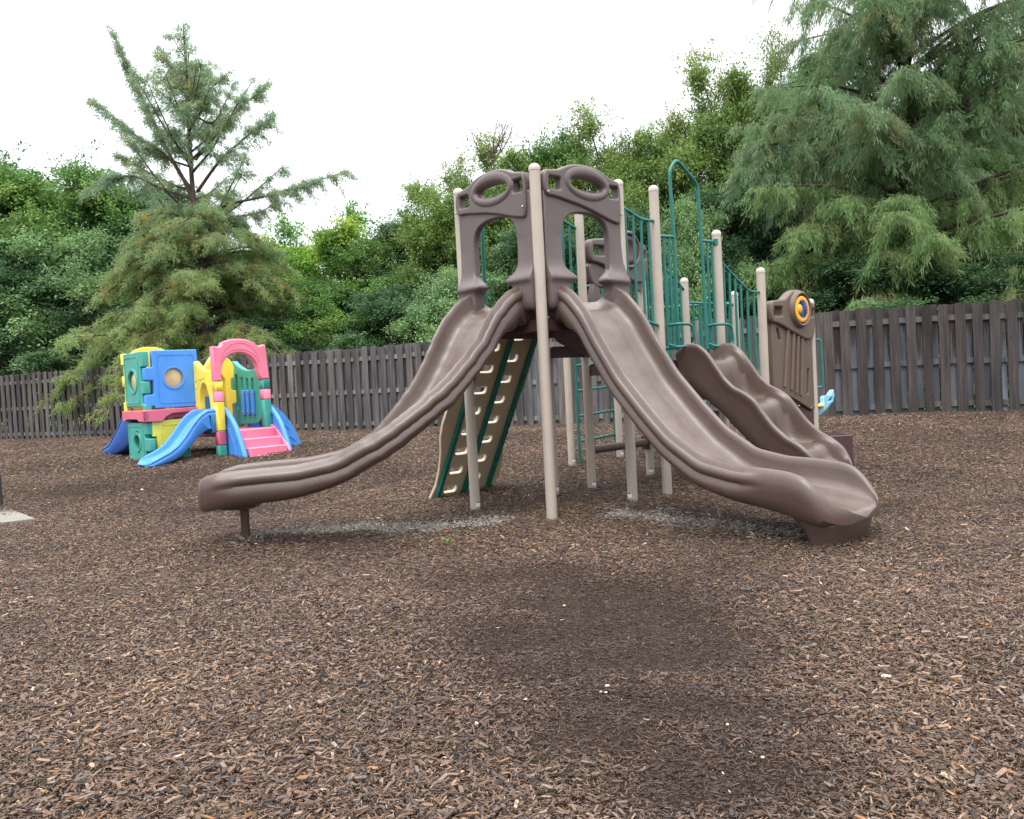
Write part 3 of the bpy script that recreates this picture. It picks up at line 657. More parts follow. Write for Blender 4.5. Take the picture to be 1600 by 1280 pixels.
# barriers ------------------------------------------------------------------------
GR = .0135
def bars(fr, rail, xs, zb, r0=.017, lower=True, name='railing'):
    mb = MB(); tube(mb, [fr(x, 0, z) for x, z in cat_rom(rail, 5)] if len(rail) > 2 else [fr(x, 0, z) for x, z in rail], r0, 12)
    rz = lambda x: float(np.interp(x, [p[0] for p in rail], [p[1] for p in rail]))
    zl = lambda x: zb(x) if callable(zb) else zb
    for x in xs: tube(mb, [fr(x, 0, zl(x)), fr(x, 0, rz(x))], GR, 10)
    if lower: x0, x1 = rail[0][0], rail[-1][0]; tube(mb, [fr(x0, 0, zl(x0)), fr(x1, 0, zl(x1))], r0, 12)
    return mb.build(name, M['green'], play, 50)
bars(Frame((*Rr, 0), dA), [(.03, 2.75), (.15, 2.715), (.24, 2.68), (.33, 2.66), (.48, 2.66)], [.08, .19, .30, .41], lambda x: 1.78 - .25 * x)
fB = Frame((*P1, 0), dA)
mb = MB()
tube(mb, [fB(x, 0, z) for x, z in fillet([(.28, 1.42), (.28, 2.53), (.255, 3.18), (.37, 3.31), (.70, 3.10), (.715, 2.80), (.74, 2.1), (.74, 1.42)], .07, 6)], .0175, 12)
mb.add(*(lambda m: (m.v, m.f))((lambda m: (tube(m, [fB(.03, 0, 2.525), fB(.27, 0, 2.535)], .017), tube(m, [fB(.73, 0, 2.53), fB(.96, 0, 2.53)], .017), tube(m, [fB(.03, 0, 1.44), fB(.27, 0, 1.44)], .017), tube(m, [fB(.74, 0, 1.44), fB(1.0, 0, 1.44)], .017), [tube(m, [fB(x, 0, 1.44), fB(x, 0, 2.53)], GR) for x in (.115, .20, .82, .90)], m)[-1])(MB())))
lathe(mb, fB(.955, -.01, 2.53), [(.028, -.03), (.028, .03)], 12, (0, 0, 1))
o = mb.build('hoop_railing', M['green'], play, 50); o['label'] = 'tall green hoop railing above the wave slide'
for x0, x1, dr in ((.17, .36, 1), (.82, 1.0, 1)):
    mb = MB(); tube(mb, fillet([fB(x0 - .03, .0, 1.66), fB(x0 - .02, -.10, 1.67), fB(x0 + .13, -.16, 1.66), fB(x0 + .16, -.16, 1.46), fB(x0 - .03, -.10, 1.44), fB(x0 - .03, 0, 1.47)], .05), .0145, 10); mb.build('hand_grip', M['green'], play, 60)
bars(Frame((*P4, 0), dA), [(.04, 2.33), (.14, 2.28), (.27, 2.20), (.42, 2.11), (.54, 2.05), (.63, 2.035), (.74, 2.035)], [.10, .20, .30, .40, .52, .64], lambda x: 1.40 - .45 * x)
bars(Frame((*B1, 0), dA), [(.04, 2.95), (.35, 2.82), (.56, 2.75)], [.1, .2, .3, .4, .5, .56], lambda x: 1.80 - .25 * x)
bars(Frame((*P3, 0), dA), [(.04, 2.60), (.2, 2.56), (.41, 2.42), (.58, 2.32), (.8, 2.15)], [.1, .22, .34, .46, .58, .7, .78], lambda x: 1.42 - .4 * x)
bars(Frame((*T1, 0), dA), [(.04, 2.03), (.98, 2.03)], [.15, .3, .45, .6, .75, .9], 1.1)
bars(Frame((*U2, 0), (T2 - U2)), [(-.1, 2.05), (1.55, 2.05)], [.1, .3, .5, .7, .9, 1.1, 1.3], 1.05)
bars(Frame((*P3, 0), bD), [(.05, 2.3), (1.0, 2.3)], [.15, .3, .45, .6, .75, .9], 1.42)
# upright of the climber entrance seen through the left arch
fA = Frame((*Ll, 0), dA); mb = MB()
tube(mb, [fA(x, .03, z) for x, z in fillet([(.278, 1.70), (.285, 2.66), (.36, 2.84), (.76, 2.84), (.86, 2.66), (.86, 1.70)], .1)], .019, 12)
tube(mb, [fA(.04, .03, 2.68), fA(.285, .03, 2.68)], .017); tube(mb, [fA(.86, .03, 2.5), fA(1.0, .03, 2.5)], .017)
tube(mb, [fA(.82, .03, 1.76), fA(1.0, .03, 1.76)], .017)
tube(mb, [fA(.91, .03, 1.76), fA(.91, .03, 2.5)], GR)
mb.build('climber_hoop', M['green'], play, 50)
# hand grip on the last post
mb = MB(); fq = Frame((*Q2, 0), (1, 0, 0)); tube(mb, fillet([fq(.03, 0, 1.50), fq(.105, 0, 1.50), fq(.115, 0, .93), fq(.03, 0, .93)], .05), .0145, 10); mb.build('hand_grip', M['green'], play, 60)

# activity panels --------------------------------------------------------------
def activity_panel(o2, oy, z_off, mat, disc, lab, board=True, opening=False):
    fr = Frame((o2[0], o2[1], z_off), dA); 
    if fr.ey[1] > 0: fr.ey = -fr.ey
    mb = MB()
    head = chaikin([(.07, 1.93), (.2, 1.95), (.36, 1.96), (.44, 2.01), (.52, 2.06), (.64, 2.085), (.76, 2.06), (.84, 1.99), (.90, 1.94), (1.0, 1.93), (1.0, 1.70), (.97, 1.54), (.9, 1.50), (.78, 1.50), (.63, 1.55), (.46, 1.60), (.30, 1.66), (.18, 1.69), (.07, 1.70)], 2)
    plate(mb, fr, head, [rect(.13, .30, 1.77, 1.87, .02), rect(.885, .965, 1.77, 1.86, .02)], .02, .055, .02)
    R = []
    for f, hg in ((0, .03), (.15, .05), (.4, .055), (.7, .04), (1, -.01)): R.append([fr(x, .07 + hg, z) for x, z in ell(.65, 1.85, .155 + .06 * f, .165 + .06 * f, 36)])
    rings(mb, R, False, False)
    if board and not opening:
        bd = [(.13, 1.74), (.12, .98), (.32, .90), (.62, .79), (.93, .66), (.98, .68), (.98, 1.74)]
        cuts = [((.235, 1.64), (.28, 1.50)), ((.44, 1.56), (.33, .97)), ((.56, 1.52), (.47, .93)), ((.74, 1.47), (.67, .86)), ((.865, 1.16), (.83, .86)), ((.655, 1.5), (.57, .89))]
        holes = []
        for (xa, za), (xb, zb) in cuts[:1] + cuts[4:5]:
            w_ = .022; holes.append(roundpoly([(xa - w_, za), (xa + w_, za), (xb + w_, zb), (xb - w_, zb)], .022, 4))
        plate(mb, fr, roundpoly(bd, .03), holes, 0, .035, .012)
        for (xa, za), (xb, zb) in cuts[1:4] + cuts[5:]:
            tube(mb, [fr(xa, .040, za + .05), fr(xb, .040, zb)], .024, 10)
    if opening:
        plate(mb, fr, chaikin([(.07, 1.75), (.10, 1.5), (.18, 1.44), (.34, 1.42), (.40, 1.55), (.45, 1.62), (.80, 1.66), (.84, 1.45), (.87, 1.4), (.93, 1.42), (.94, 1.6), (1.0, 1.75)], 2), [], 0, .035, .015)
        plate(mb, fr, chaikin([(.10, 1.5), (.06, .75), (.10, .70), (.35, .70), (.36, .78), (.26, 1.45)], 1), [], 0, .03, .015)
    o = mb.build('activity_panel', mat, play, 45); o['label'] = lab
    mb = MB(); c = fr(.65, .105, 1.85)
    lathe(mb, c, [(.135, -.02), (.150, 0), (.150, .006), (.135, .012), (.10, .010), (.09, .002), (.02, .0)], 36, fr.ey)
    w1 = mb.build('spinner_disc', disc[0], o, 40)
    if disc[1]:
        mb = MB(); lathe(mb, fr(.66, .107, 1.85), [(.108, -.004), (.108, .004), (.03, .006)], 36, fr.ey)
        for k in range(30):
            a = 2 * PI * k / 30; tube(mb, [fr(.66 + .045 * math.cos(a), .112, 1.85 + .045 * math.sin(a)), fr(.66 + .106 * math.cos(a), .114, 1.85 + .106 * math.sin(a))], .006, 6)
        mb.build('spinner_gear', disc[1], w1, 30)
        mb = MB(); R = []
        for f, hg in ((1, .0), (.95, .015), (.7, .025), (.3, .03), (.02, .031)): R.append([fr(.585 + x * f, .108 + hg, 1.85 + z * f) for x, z in ell(0, 0, .042, .055, 24)])
        rings(mb, R); mb.build('spinner_knob', disc[0], w1, 50)
    for x, z in ((.925, 1.82), (.90, .70), (.95, .72)): mb = MB(); lathe(mb, fr(x, .04, z), [(.011, -.005), (.011, .006)], 8, fr.ey); mb.build('bolt', M['bolt'], o)
activity_panel(Q1, 0, 0, M['panel2'], (M['yellow'], M['gear']), 'brown panel with a yellow and blue spinner wheel')
activity_panel(P2, 0, .72, M['panel'], (M['deck'], None), 'brown panel with a dark red disc, seen through the railing', opening=True)
# dark red box below the last deck and the low step
mb = MB(); fr = Frame((*Q1, 0), dA); box(mb, fr, .55, .99, -.02, .02, .45, .66, .004); mb.build('riser', M['deck'], play)
mb = MB(); gp = onplane(1318, 680, [0, 9.05, 0], [0, 1, 0]); fr = Frame((gp[0], 9.05, 0), (1, .0)); box(mb, fr, -.45, .105, 0., .45, -.05, gp[2], .01)
for k in range(9): box(mb, fr, -.42 + k * .055, -.385 + k * .055, .02, .43, gp[2] + .0005, gp[2] + .006)
mb.build('transfer_step', M['deck'], play)

# rung bar, rear ladder -----------------------------------------------------------
fr = Frame((*P2, 0), (P3 - P2)); LL = np.linalg.norm(P3 - P2); mb = MB(); tube(mb, [fr(.03, -.0, .42), fr(LL - .03, -.0, .42)], .045, 16)
o = mb.build('rung_bar', M['panel2'], play, 50); mb = MB(); box(mb, fr, LL - .075, LL - .045, -.055, .055, .34, .50, .006); mb.build('bracket', M['deck'], o)
mb = MB()
a0 = ground(907, 727); a1 = ground(963, 714)
for a in (a0, a1): tube(mb, [(a[0], a[1], gz(a[0], a[1]) - .05), (a[0], a[1], 2.0)], .018, 10)
for z in (.30, .62, .94, 1.26): tube(mb, [(a0[0], a0[1], z + .09), (a1[0], a1[1], z + .12)], .016, 10)
mb.build('rung_ladder', M['green'], play, 50)

# sloping tan climber ------------------------------------------------------------------
gl = ground(683, 778); bl = gl[:2]; topc = Ll + dA * .02
A3 = np.array([*dA, 0]); Bp = np.array([*bl, gz(*bl)]); 
# bottom edge through Bp along dA; upper edge at deck height on the tower's left-rear side
Tp = np.array([*(Ll + bD * .05), 1.70]); v0 = Tp - Bp; v0 = v0 - A3 * (v0 @ A3); vdir = v0 / np.linalg.norm(v0); SL = np.linalg.norm(v0)
fc = Frame(Bp, A3, None, vdir); nrm = np.cross(A3, vdir); fc.ey = -nrm if nrm[1] > 0 else nrm   # toward the camera
def cl(zx, zy):
    p_ = onplane(640 + zx / 3.764, 480 + zy / 3.764, Bp, fc.ey); q = p_ - Bp; return (q @ fc.ex, q @ fc.ez)
def climber():
    outline = [cl(*q) for q in ((115, 1128), (150, 1050), (170, 960), (180, 860), (178, 770), (190, 690), (215, 610))]
    tr = [cl(*q) for q in ((728, 140), (722, 220), (712, 320), (680, 440), (620, 560), (560, 680), (545, 760), (545, 880), (525, 980), (460, 1078))]
    tl = cl(500, 140); ul = [cl(330, 400), cl(440, 230)]
    # left edge continues straight behind the slide
    x_l = outline[-1][0]; zt = tr[0][1]
    wv = [(x_l + .02, outline[-1][1] + .25), (x_l + .0, outline[-1][1] + .6), (x_l + .03, zt)]
    poly = outline + wv + tr
    poly = [(max(min(x, 1.1), -.3), z) for x, z in poly]
    R_ = [cl(*q) for q in ((620, 168), (583, 290), (547, 412), (513, 532), (480, 650), (446, 765), (420, 880), (392, 990))]
    L_ = [cl(*q) for q in ((455, 355), (412, 478), (378, 598), (322, 720), (298, 836), (270, 950), (240, 1063))]
    xr = np.mean([p[0] for p in R_]); xl = np.mean([p[0] for p in L_]); dz = (R_[0][1] - R_[-1][1]) / 7
    # slots at even spacing in two lanes
    zr = [R_[-1][1] + k * dz for k in range(8)]; zl_ = [L_[-1][1] + k * dz for k in range(8)]
    print('CLIMB', fc.ex, SL, xr, xl, dz, [tuple(np.round(p, 2)) for p in poly], [tuple(np.round(p, 2)) for p in L_], [tuple(np.round(p, 2)) for p in R_])
    mb = MB(); holes = []
    for x, zs in ((xr, zr), (xl, zl_)):
        for z in zs:
            if z < SL - .05: holes.append(rect(x - .085, x + .085, z - .045, z + .045, .035, 4))
    plate(mb, fc, poly, holes, 0, .018, .006)
    o = mb.build('climbing_wall', M['tan'], play, 40); o['label'] = 'sloping tan climber with two columns of slots'
    mb = MB()
    for x, zs in ((xr, zr), (xl, zl_)):
        for z in zs:
            if z < SL - .05:
                ring_o = rect(x - .093, x + .093, z - .053, z + .053, .042, 4); ring_i = rect(x - .083, x + .083, z - .043, z + .043, .034, 4)
                R = [[fc(a, .017, b) for a, b in ring_o], [fc(a, .023, b) for a, b in ring_o], [fc(a, .023, b) for a, b in ring_i], [fc(a, -.015, b) for a, b in ring_i]]
                rings(mb, R, False, False)
    mb.build('slot_rims', M['tanedge'], o, 30)
    r1, r2 = cl(735, 145), cl(440, 1075); m1, m2 = cl(575, 190), cl(305, 1100); l1, l2 = cl(310, 545), cl(160, 1115)
    for a, b in ((r1, r2), (m1, m2), (l1, l2)):
        mb = MB(); xm = (a[0] + b[0]) / 2; box(mb, Frame(fc(xm, 0, 0), fc.ex, fc.ey, fc.ez), -.024, .024, .019, .060, -.02, SL - .02, .005); 
        for z in np.arange(.15, SL - .1, .33): lathe(mb, fc(xm, .06, z), [(.009, -.002), (.009, .005)], 8, fc.ey)
        mb.build('frame_rail', M['green'], o, 40)
    mb = MB(); tube(mb, [fc((l1[0] + l2[0]) / 2, .045, .0), fc((m1[0] + m2[0]) / 2, .045, .0)], .02, 8); mb.build('bottom_bar', M['green'], o)
climber()

# ------------------------------------------------------------------ toddler play house (left)
K = np.array([-5.65, 12.72]); e1 = np.array([.70711, .70711]); nT = np.array([.70711, -.70711])
toy = thing('toddler_playset', (K[0], K[1], gz(*K)), 'colourful toddler climber of blue, teal, yellow and pink plastic panels with small slides', 'playset')
def FR(r): a = K + nT * r; return Frame((a[0], a[1], 0), e1, nT)
def FP(p): a = K + e1 * p; return Frame((a[0], a[1], 0), nT, -e1)
TB = .18
def tp(name, mat, lab=None, sm_=45, par=None):
    mb = MB()
    def done():
        o = mb.build(name, mat, par or toy, sm_)
        if lab: o['label'] = lab
        return o
    return mb, done
def ringdisc(mb, fr, cx, cz, r0, r1, y, d=.012, n=32):
    rings(mb, [[fr(x, y, z) for x, z in ell(cx, cz, r1, r1, n)], [fr(x, y + d, z) for x, z in ell(cx, cz, r1 * .97, r1 * .97, n)], [fr(x, y + d, z) for x, z in ell(cx, cz, r0, r0, n)], [fr(x, y - .02, z) for x, z in ell(cx, cz, r0 * .97, r0 * .97, n)]], False, False)
def emboss(mb, fr, poly, y, wd=.012, hh=.008):   # raised border line
    c = np.mean(np.array(poly), 0); P = [np.array(p) for p in poly]
    def off(s): return [c + (p - c) * (1 - s / max(.05, np.linalg.norm(p - c))) for p in P]
    rings(mb, [[fr(p[0], y - .004, p[1]) for p in P], [fr(p[0], y + hh, p[1]) for p in off(wd * .3)], [fr(p[0], y + hh, p[1]) for p in off(wd * .8)], [fr(p[0], y - .004, p[1]) for p in off(wd * 1.2)]], False, False)
# tower, front (blue) wall
mb, dn = tp('wall_panel', M['t_blue'], 'blue wall panel with a round window')
fr = FR(0)
out_ = [(.10, 1.06), (.10, 1.10), (-.03, 1.10), (-.03, 1.28), (.10, 1.28), (.10, 1.50), (-.03, 1.50), (-.03, 1.70), (.10, 1.70), (.10, 1.965), (.82, 1.975), (.82, 1.70), (.78, 1.68), (.78, 1.50), (.82, 1.48), (.82, 1.02), (.78, 1.02), (.74, 1.06)]
plate(mb, fr, roundpoly(out_, .018, 3), [ell(.42, 1.53, .165, .165, 36)], 0, .05, .014); ringdisc(mb, fr, .42, 1.53, .155, .185, .05)
emboss(mb, fr, rect(.17, .76, 1.13, 1.90, .05), .05); w0 = dn()
mb, dn = tp('window_disc', M['t_disc'], None, 45, w0); lathe(mb, fr(.42, -.012, 1.53), [(.172, 0), (.172, .012), (.12, .028), (.0, .034)], 32, fr.ey); dn()
# tower, left (teal) wall
fp = FP(0); mb, dn = tp('wall_panel', M['t_teal'], 'teal upper wall panel with a round window')
out_ = [(-.74, 1.10), (-.74, 1.95), (.02, 1.955), (.05, 1.95), (.05, 1.715), (-.06, 1.715), (-.06, 1.485), (.05, 1.485), (.05, 1.295), (-.06, 1.295), (-.06, 1.14), (.05, 1.12), (.05, .98), (-.03, .98), (-.05, 1.06), (-.10, 1.10)]
plate(mb, fp, roundpoly(out_, .018, 3), [ell(-.40, 1.50, .18, .18, 36)], 0, .05, .014); ringdisc(mb, fp, -.40, 1.50, .17, .21, .05); emboss(mb, fp, rect(-.69, -.14, 1.15, 1.88, .05), .05); w0 = dn()
mb, dn = tp('window_disc', M['t_disc'], None, 45, w0); lathe(mb, fp(-.40, -.03, 1.50), [(.186, 0), (.186, .012), (.12, .05), (.0, .06)], 32, fp.ey); dn()
# pink ledge
mb, dn = tp('ledge', M['t_rose'], 'dark pink ledge round the tower')
led = [(-.10, .86), (.18, .85), (.24, .92), (.34, .97), (.84, .98), (.84, 1.05), (-.10, 1.04)]
plate(mb, FR(.06), roundpoly(led, .02, 3), [], 0, .04, .012); led2 = [(-.80, .87), (-.70, .87), (-.62, .90), (-.2, .90), (-.12, .86), (.10, .86), (.10, 1.04), (-.80, 1.04)]
plate(mb, FP(-.06), roundpoly(led2, .02, 3), [], 0, .04, .012)
F0 = Frame((K[0], K[1], 0), e1, nT); box(mb, F0, -.02, .80, -.80, .02, .90, 1.0, .01); dn()
# lower walls
mb, dn = tp('base_panel', M['t_teal'], 'teal lower panel with an oval recess')
plate(mb, fp, roundpoly([(-.74, TB), (-.74, .845), (.03, .845), (.03, .66), (-.06, .66), (-.06, .60), (.12, .60), (.12, .40), (-.06, .40), (-.06, TB)], .018, 3), [ell(-.36, .54, .13, .17, 32)], 0, .05, .014)
ringdisc(mb, fp, -.36, .54, .12, .16, .05); plate(mb, fp, ell(-.36, .54, .14, .18, 24), [], -.03, .01, .002); emboss(mb, fp, rect(-.68, -.10, .28, .79, .05), .05); dn()
mb, dn = tp('base_panel', M['t_lime'], 'faded yellow lower panel')
plate(mb, fr, roundpoly([(.04, TB), (.04, .36), (.10, .36), (.10, .62), (.04, .62), (.04, .86), (.62, .88), (.62, TB)], .018, 3), [], 0, .045, .014); emboss(mb, fr, rect(.16, .56, .28, .80, .05), .045); dn()
# far walls of the tower
mb, dn = tp('wall_panel', M['t_yel'], 'yellow domed rear panel of the tower')
arc = [(.40 + .33 * math.cos(a), 1.90 + .17 * math.sin(a)) for a in np.linspace(0, PI, 16)]
plate(mb, FR(-.80), [(-.02, .9), (.82, .9), (.82, 1.93)] + arc + [(-.02, 1.93)], [ell(.40, 1.45, .2, .28, 28)], 0, .045, .014)
for z0_ in (1.0, 1.42, 1.78): box(mb, F0, -.045, .03, -.86, -.74, z0_, z0_ + .18, .008)
box(mb, F0, .0, .28, -.055, -.03, 1.0, 1.09, .006); box(mb, F0, .52, .66, -.055, -.03, 1.02, 1.10, .006); dn()
mb, dn = tp('wall_panel', M['t_teal'], 'teal inner panel'); plate(mb, FP(.80), roundpoly([(-.80, 1.0), (-.10, 1.0), (-.10, 1.74), (-.80, 1.78)], .03, 3), [ell(-.45, 1.45, .16, .2, 24)], 0, .04, .012); dn()
# yellow side wall with an oval doorway, middle bay
F8 = FP(.80); mb, dn = tp('wall_panel', M['t_yel'], 'yellow scooped panel with an oval opening')
ov = [(.18, .98), (.17, 1.10), (.20, 1.25), (.27, 1.38), (.36, 1.43), (.45, 1.38), (.52, 1.25), (.55, 1.10), (.55, .98)]
out_ = [(-.06, 1.79), (.04, 1.79), (.12, 1.74), (.25, 1.66), (.42, 1.61), (.62, 1.60), (.72, 1.60), (.72, 1.42), (.72, .66), (.58, .66), (.56, .95)] + ov[::-1] + [(.10, .95), (.02, .95), (.02, 1.18), (-.04, 1.18), (-.04, 1.30), (.0, 1.32), (.0, 1.52), (-.06, 1.54)]
plate(mb, F8, chaikin(out_, 1), [], 0, .05, .016); emboss(mb, F8, chaikin([(.05, 1.48), (.62, 1.52), (.62, 1.32), (.46, 1.50), (.27, 1.49), (.10, 1.30)], 1), .05, .01, .006); dn()
def corner(p, r, segs):
    for z0_, z1_, m_ in segs:
        mb, dn = tp('corner_block', M[m_]); box(mb, F0, p - .065, p + .065, r - .065, r + .065, z0_, z1_, .012); dn()
corner(.80, .75, [(1.28, 1.43, 't_yel'), (1.11, 1.279, 't_pink'), (.66, 1.109, 't_yel'), (.44, .659, 't_rose'), (TB, .439, 't_teal')])
corner(1.60, .75, [(1.28, 1.44, 't_teal'), (1.11, 1.279, 't_pink'), (.62, 1.109, 't_teal'), (TB, .619, 't_rose')])
corner(.80, -.80, [(TB, 1.7, 't_teal')]); corner(1.60, -.75, [(TB, 1.5, 't_teal')]); corner(1.60, .0, [(TB, .66, 't_teal')]); corner(.42, .28, [(TB, .42, 't_teal')])
# pink arch
F75 = FR(.75); mb, dn = tp('entry_arch', M['t_pink'], 'pink arch above the steps')
oi = [(1.16 - .31 * math.cos(a), 1.58 + .29 * math.sin(a)) for a in np.linspace(0, PI, 20)]
oo = [(1.46, 1.99), (1.40, 2.04)] + [(1.155 + .27 * math.cos(a), 1.99 + .10 * math.sin(a)) for a in np.linspace(.3, PI - .3, 12)] + [(.90, 2.02), (.86, 1.97)]
out_ = [(.735, 1.43), (.735, 1.98)] + [(.84, 1.96)] + oo[::-1] + [(1.50, 1.97), (1.60, 2.0), (1.62, 1.98), (1.655, 1.44), (1.52, 1.44), (1.49, 1.50)] + oi[::-1] + [(.84, 1.50), (.85, 1.43)]
plate(mb, F75, roundpoly(out_, .012, 2), [], 0, .07, .02)
emboss(mb, F75, [(1.16 - .36 * math.cos(a), 1.60 + .33 * math.sin(a)) for a in np.linspace(.35, PI - .35, 14)] + [(1.16 + .36 * math.cos(a), 1.63 + .41 * math.sin(a)) for a in np.linspace(.5, PI - .5, 12)], .07, .012, .007); dn()
# teal barred panel
F16 = FP(1.58); mb, dn = tp('barred_panel', M['t_teal'], 'teal barred side panel')
out_ = [(-.26, .76), (-.30, 1.78), (-.18, 1.78), (-.04, 1.70), (.15, 1.63), (.35, 1.60), (.56, 1.62), (.68, 1.62), (.68, .80), (.55, .72), (-.10, .70)]
hs = [rect(x - .035, x + .035, .98, z1_, .034, 4) for x, z1_ in ((-.10, 1.55), (.09, 1.50), (.27, 1.47), (.45, 1.47))]
plate(mb, F16, roundpoly(out_, .03, 3), hs, 0, .045, .014); w0 = dn()
mb, dn = tp('sliding_bars', M['t_blue'], None, 45, w0)
for x, b_ in ((.16, 0), (.32, .01), (.48, 0)): plate(mb, F16, rect(x - .042, x + .042, .86, 1.28, .04, 4), [], .07, .02, .008)
dn()
for x in (.16, .32, .48):
    for z in (.92, 1.22): mb, dn = tp('knob', M['t_rose'], None, 45, w0); lathe(mb, F16(x, .092, z), [(.014, -.004), (.014, .008), (.004, .012)], 10, F16.ey); dn()
# yellow alcove wall at the back of the middle bay, blue inner panel
mb, dn = tp('alcove_panel', M['t_yel'], 'yellow panel with an arched alcove')
oy_ = [(1.10 + .19 * math.cos(a), 1.38 + .22 * math.sin(a)) for a in np.linspace(0, PI, 14)]
out_ = [(.86, .7), (.86, 1.62), (.98, 1.72), (1.08, 1.86), (1.2, 1.90), (1.38, 1.80), (1.44, 1.70), (1.44, 1.50), (1.38, 1.48), (1.38, 1.30), (1.46, 1.28), (1.46, 1.08), (1.38, 1.06), (1.38, .88), (1.40, .7), (1.29, .7)] + oy_ + [(.91, .7)]
plate(mb, FR(-.02), roundpoly(out_, .015, 2), [], 0, .06, .015); dn()
mb, dn = tp('inner_panel', M['t_yel'], 'inner yellow wall'); plate(mb, FR(-.30), rect(.84, 1.46, 1.20, 1.66, .05), [], 0, .03, .01); dn()
mb, dn = tp('inner_panel', M['t_blue'], 'inner blue wall'); plate(mb, FR(-.28), rect(.86, 1.42, .66, 1.21, .03), [], 0, .03, .01); dn()
mb, dn = tp('floor_panel', M['t_rose'], 'pink platform'); box(mb, F0, .80, 1.60, -.75, .74, .56, .66, .012); dn()
mb, dn = tp('dark_crawl_panel', M['t_dblue']); plate(mb, F16, rect(-.6, .62, TB, .55, .03), [], -.03, .03, .01); dn()
# steps
mb, dn = tp('steps', M['t_pink'], 'three pink steps')
for i, (r0, r1, z1_) in enumerate(((.78, .96, .66), (.96, 1.13, .52), (1.13, 1.30, .385))):
    box(mb, F0, .99, 1.62, r0 - .01, r1 + .012, TB, z1_, .014)
plate(mb, FP(1.645), chaikin([(.76, TB), (.76, .70), (.84, .70), (1.06, .56), (1.34, .32), (1.36, TB)], 1), [], 0, .022, .008); box(mb, F0, .96, 1.66, 1.30, 1.38, TB, .265, .01); dn()
def fin(p, name, lab, sx=1., side=0):
    mb, dn = tp(name, M['t_blue'], lab); f_ = FP(p)
    out_ = [(.44, TB), (.36, .62), (.37, .84), (.44, .98), (.56, 1.02), (.72, .97), (.88, .86), (1.03, .70), (1.14, .50), (1.24, .30), (1.28, TB)]
    plate(mb, f_, chaikin(out_, 1), [], 0, .032, .012)
    P_ = [(.44, 1.0), (.57, 1.025), (.73, .975), (.89, .865), (1.04, .705), (1.15, .51), (1.25, .32), (1.29, .22)]
    tube(mb, [f_(a, .012, b - .012) for a, b in cat_rom(P_, 4)], .042, 10)
    tube(mb, [f_(a, .030, b) for a, b in cat_rom([(.42, .84), (.52, .86), (.66, .80), (.84, .66), (.98, .45), (1.04, .24)], 4)], .010, 6)
    tube(mb, [f_(a, .030, b) for a, b in cat_rom([(.46, .42), (.54, .44), (.62, .38), (.70, .24)], 4)], .008, 6); dn()
fin(.93, 'stair_side', 'curved blue side wall left of the steps'); fin(1.70, 'stair_side', 'curved blue side wall right of the steps')
mb, dn = tp('climbing_fin', M['t_blue'], 'blue quarter-round climber on the far right')
out_ = [(1.62, TB), (1.60, 1.08), (1.70, 1.05), (1.87, .92), (2.02, .76), (2.12, .58), (2.20, .40), (2.26, .27), (2.24, TB)]
plate(mb, FR(.68), chaikin(out_, 1), [], 0, .03, .012); plate(mb, FR(.10), chaikin(out_, 1), [], 0, .03, .012)
for px_, z_ in ((1.80, .86), (1.93, .66), (2.05, .46)): box(mb, F0, px_, px_ + .13, .10, .67, z_ - .05, z_, .01)
tube(mb, [FR(.71)(a, 0.005, b) for a, b in cat_rom([(1.84, .66), (1.92, .68), (1.98, .62), (2.02, .60)], 4)], .008, 6)
tube(mb, [FR(.71)(a, 0.005, b) for a, b in cat_rom([(1.96, .46), (2.02, .47), (2.08, .42), (2.12, .40)], 4)], .008, 6); dn()
# little slides
def path_a(t): a = K + e1 * (.74 - t) + nT * .50; return (a[0], a[1], -e1[0], -e1[1])
ca = [(0, 1.02), (.15, 1.01), (.28, .93), (.40, .80), (.52, .64), (.64, .51), (.76, .43), (.9, .37), (1.0, .32), (1.06, .27)]
ba = [(0, .64), (.2, .60), (.4, .42), (.6, .27), (.8, .22), (1.06, .20)]
mb = MB(); slide_mesh(mb, path_a, ca, ba, [(0, .15), (.6, .13), (.9, .08), (1.02, .02), (1.06, .01)], 1.06, .225, .8, .9, .5); o = mb.build('toy_slide', M['t_blue'], toy, 60); o['label'] = 'bright blue slide in front of the tower'
def path_b(t): a = K + e1 * .26 + e2 * (.78 + t); return (a[0], a[1], e2[0], e2[1])
e2 = -nT
cb = [(0, 1.16), (.12, 1.12), (.3, .96), (.55, .78), (.8, .62), (1.0, .50), (1.2, .45), (1.35, .42), (1.42, .36)]
bb = [(0, .5), (.4, .3), (.8, .24), (1.42, .24)]
mb = MB(); slide_mesh(mb, path_b, cb, bb, [(0, .15), (.8, .12), (1.2, .08), (1.38, .02), (1.42, .01)], 1.42, .23, 1.1, 1.2, .5); o = mb.build('toy_slide', M['t_dblue'], toy, 60); o['label'] = 'darker blue slide behind the tower'

# ------------------------------------------------------------------ spring rider behind the last post
rx = onplane(1296, 632, [0, 11, 0], [0, 1, 0]); rid = thing('spring_rider', (3.98, 11, gz(3.98, 11)), 'pale blue spring rider with a yellow saddle poking out behind the rightmost post', 'spring rider')
fr = Frame((3.98, 11, 0), (1, 0, 0)); mb = MB(); dzr = rx[2] - .63
body = chaikin([(-.42, .62), (-.40, .76), (-.30, .74), (-.2, .60), (.0, .56), (.14, .62), (.24, .73), (.30, .82), (.335, .83), (.335, .79), (.345, .74), (.30, .64), (.20, .53), (.05, .44), (-.2, .44), (-.36, .52)], 2)
body = [(x, z + dzr) for x, z in body]
plate(mb, fr, body, [rect(.215, .285, .685 + dzr, .72 + dzr, .012, 3)], 0, .07, .03); mb.build('body', M['rider'], rid)
mb = MB(); box(mb, fr, -.10, .17, -.14, .14, .60 + dzr, .64 + dzr, .015); mb.build('saddle', M['yellow'], rid)
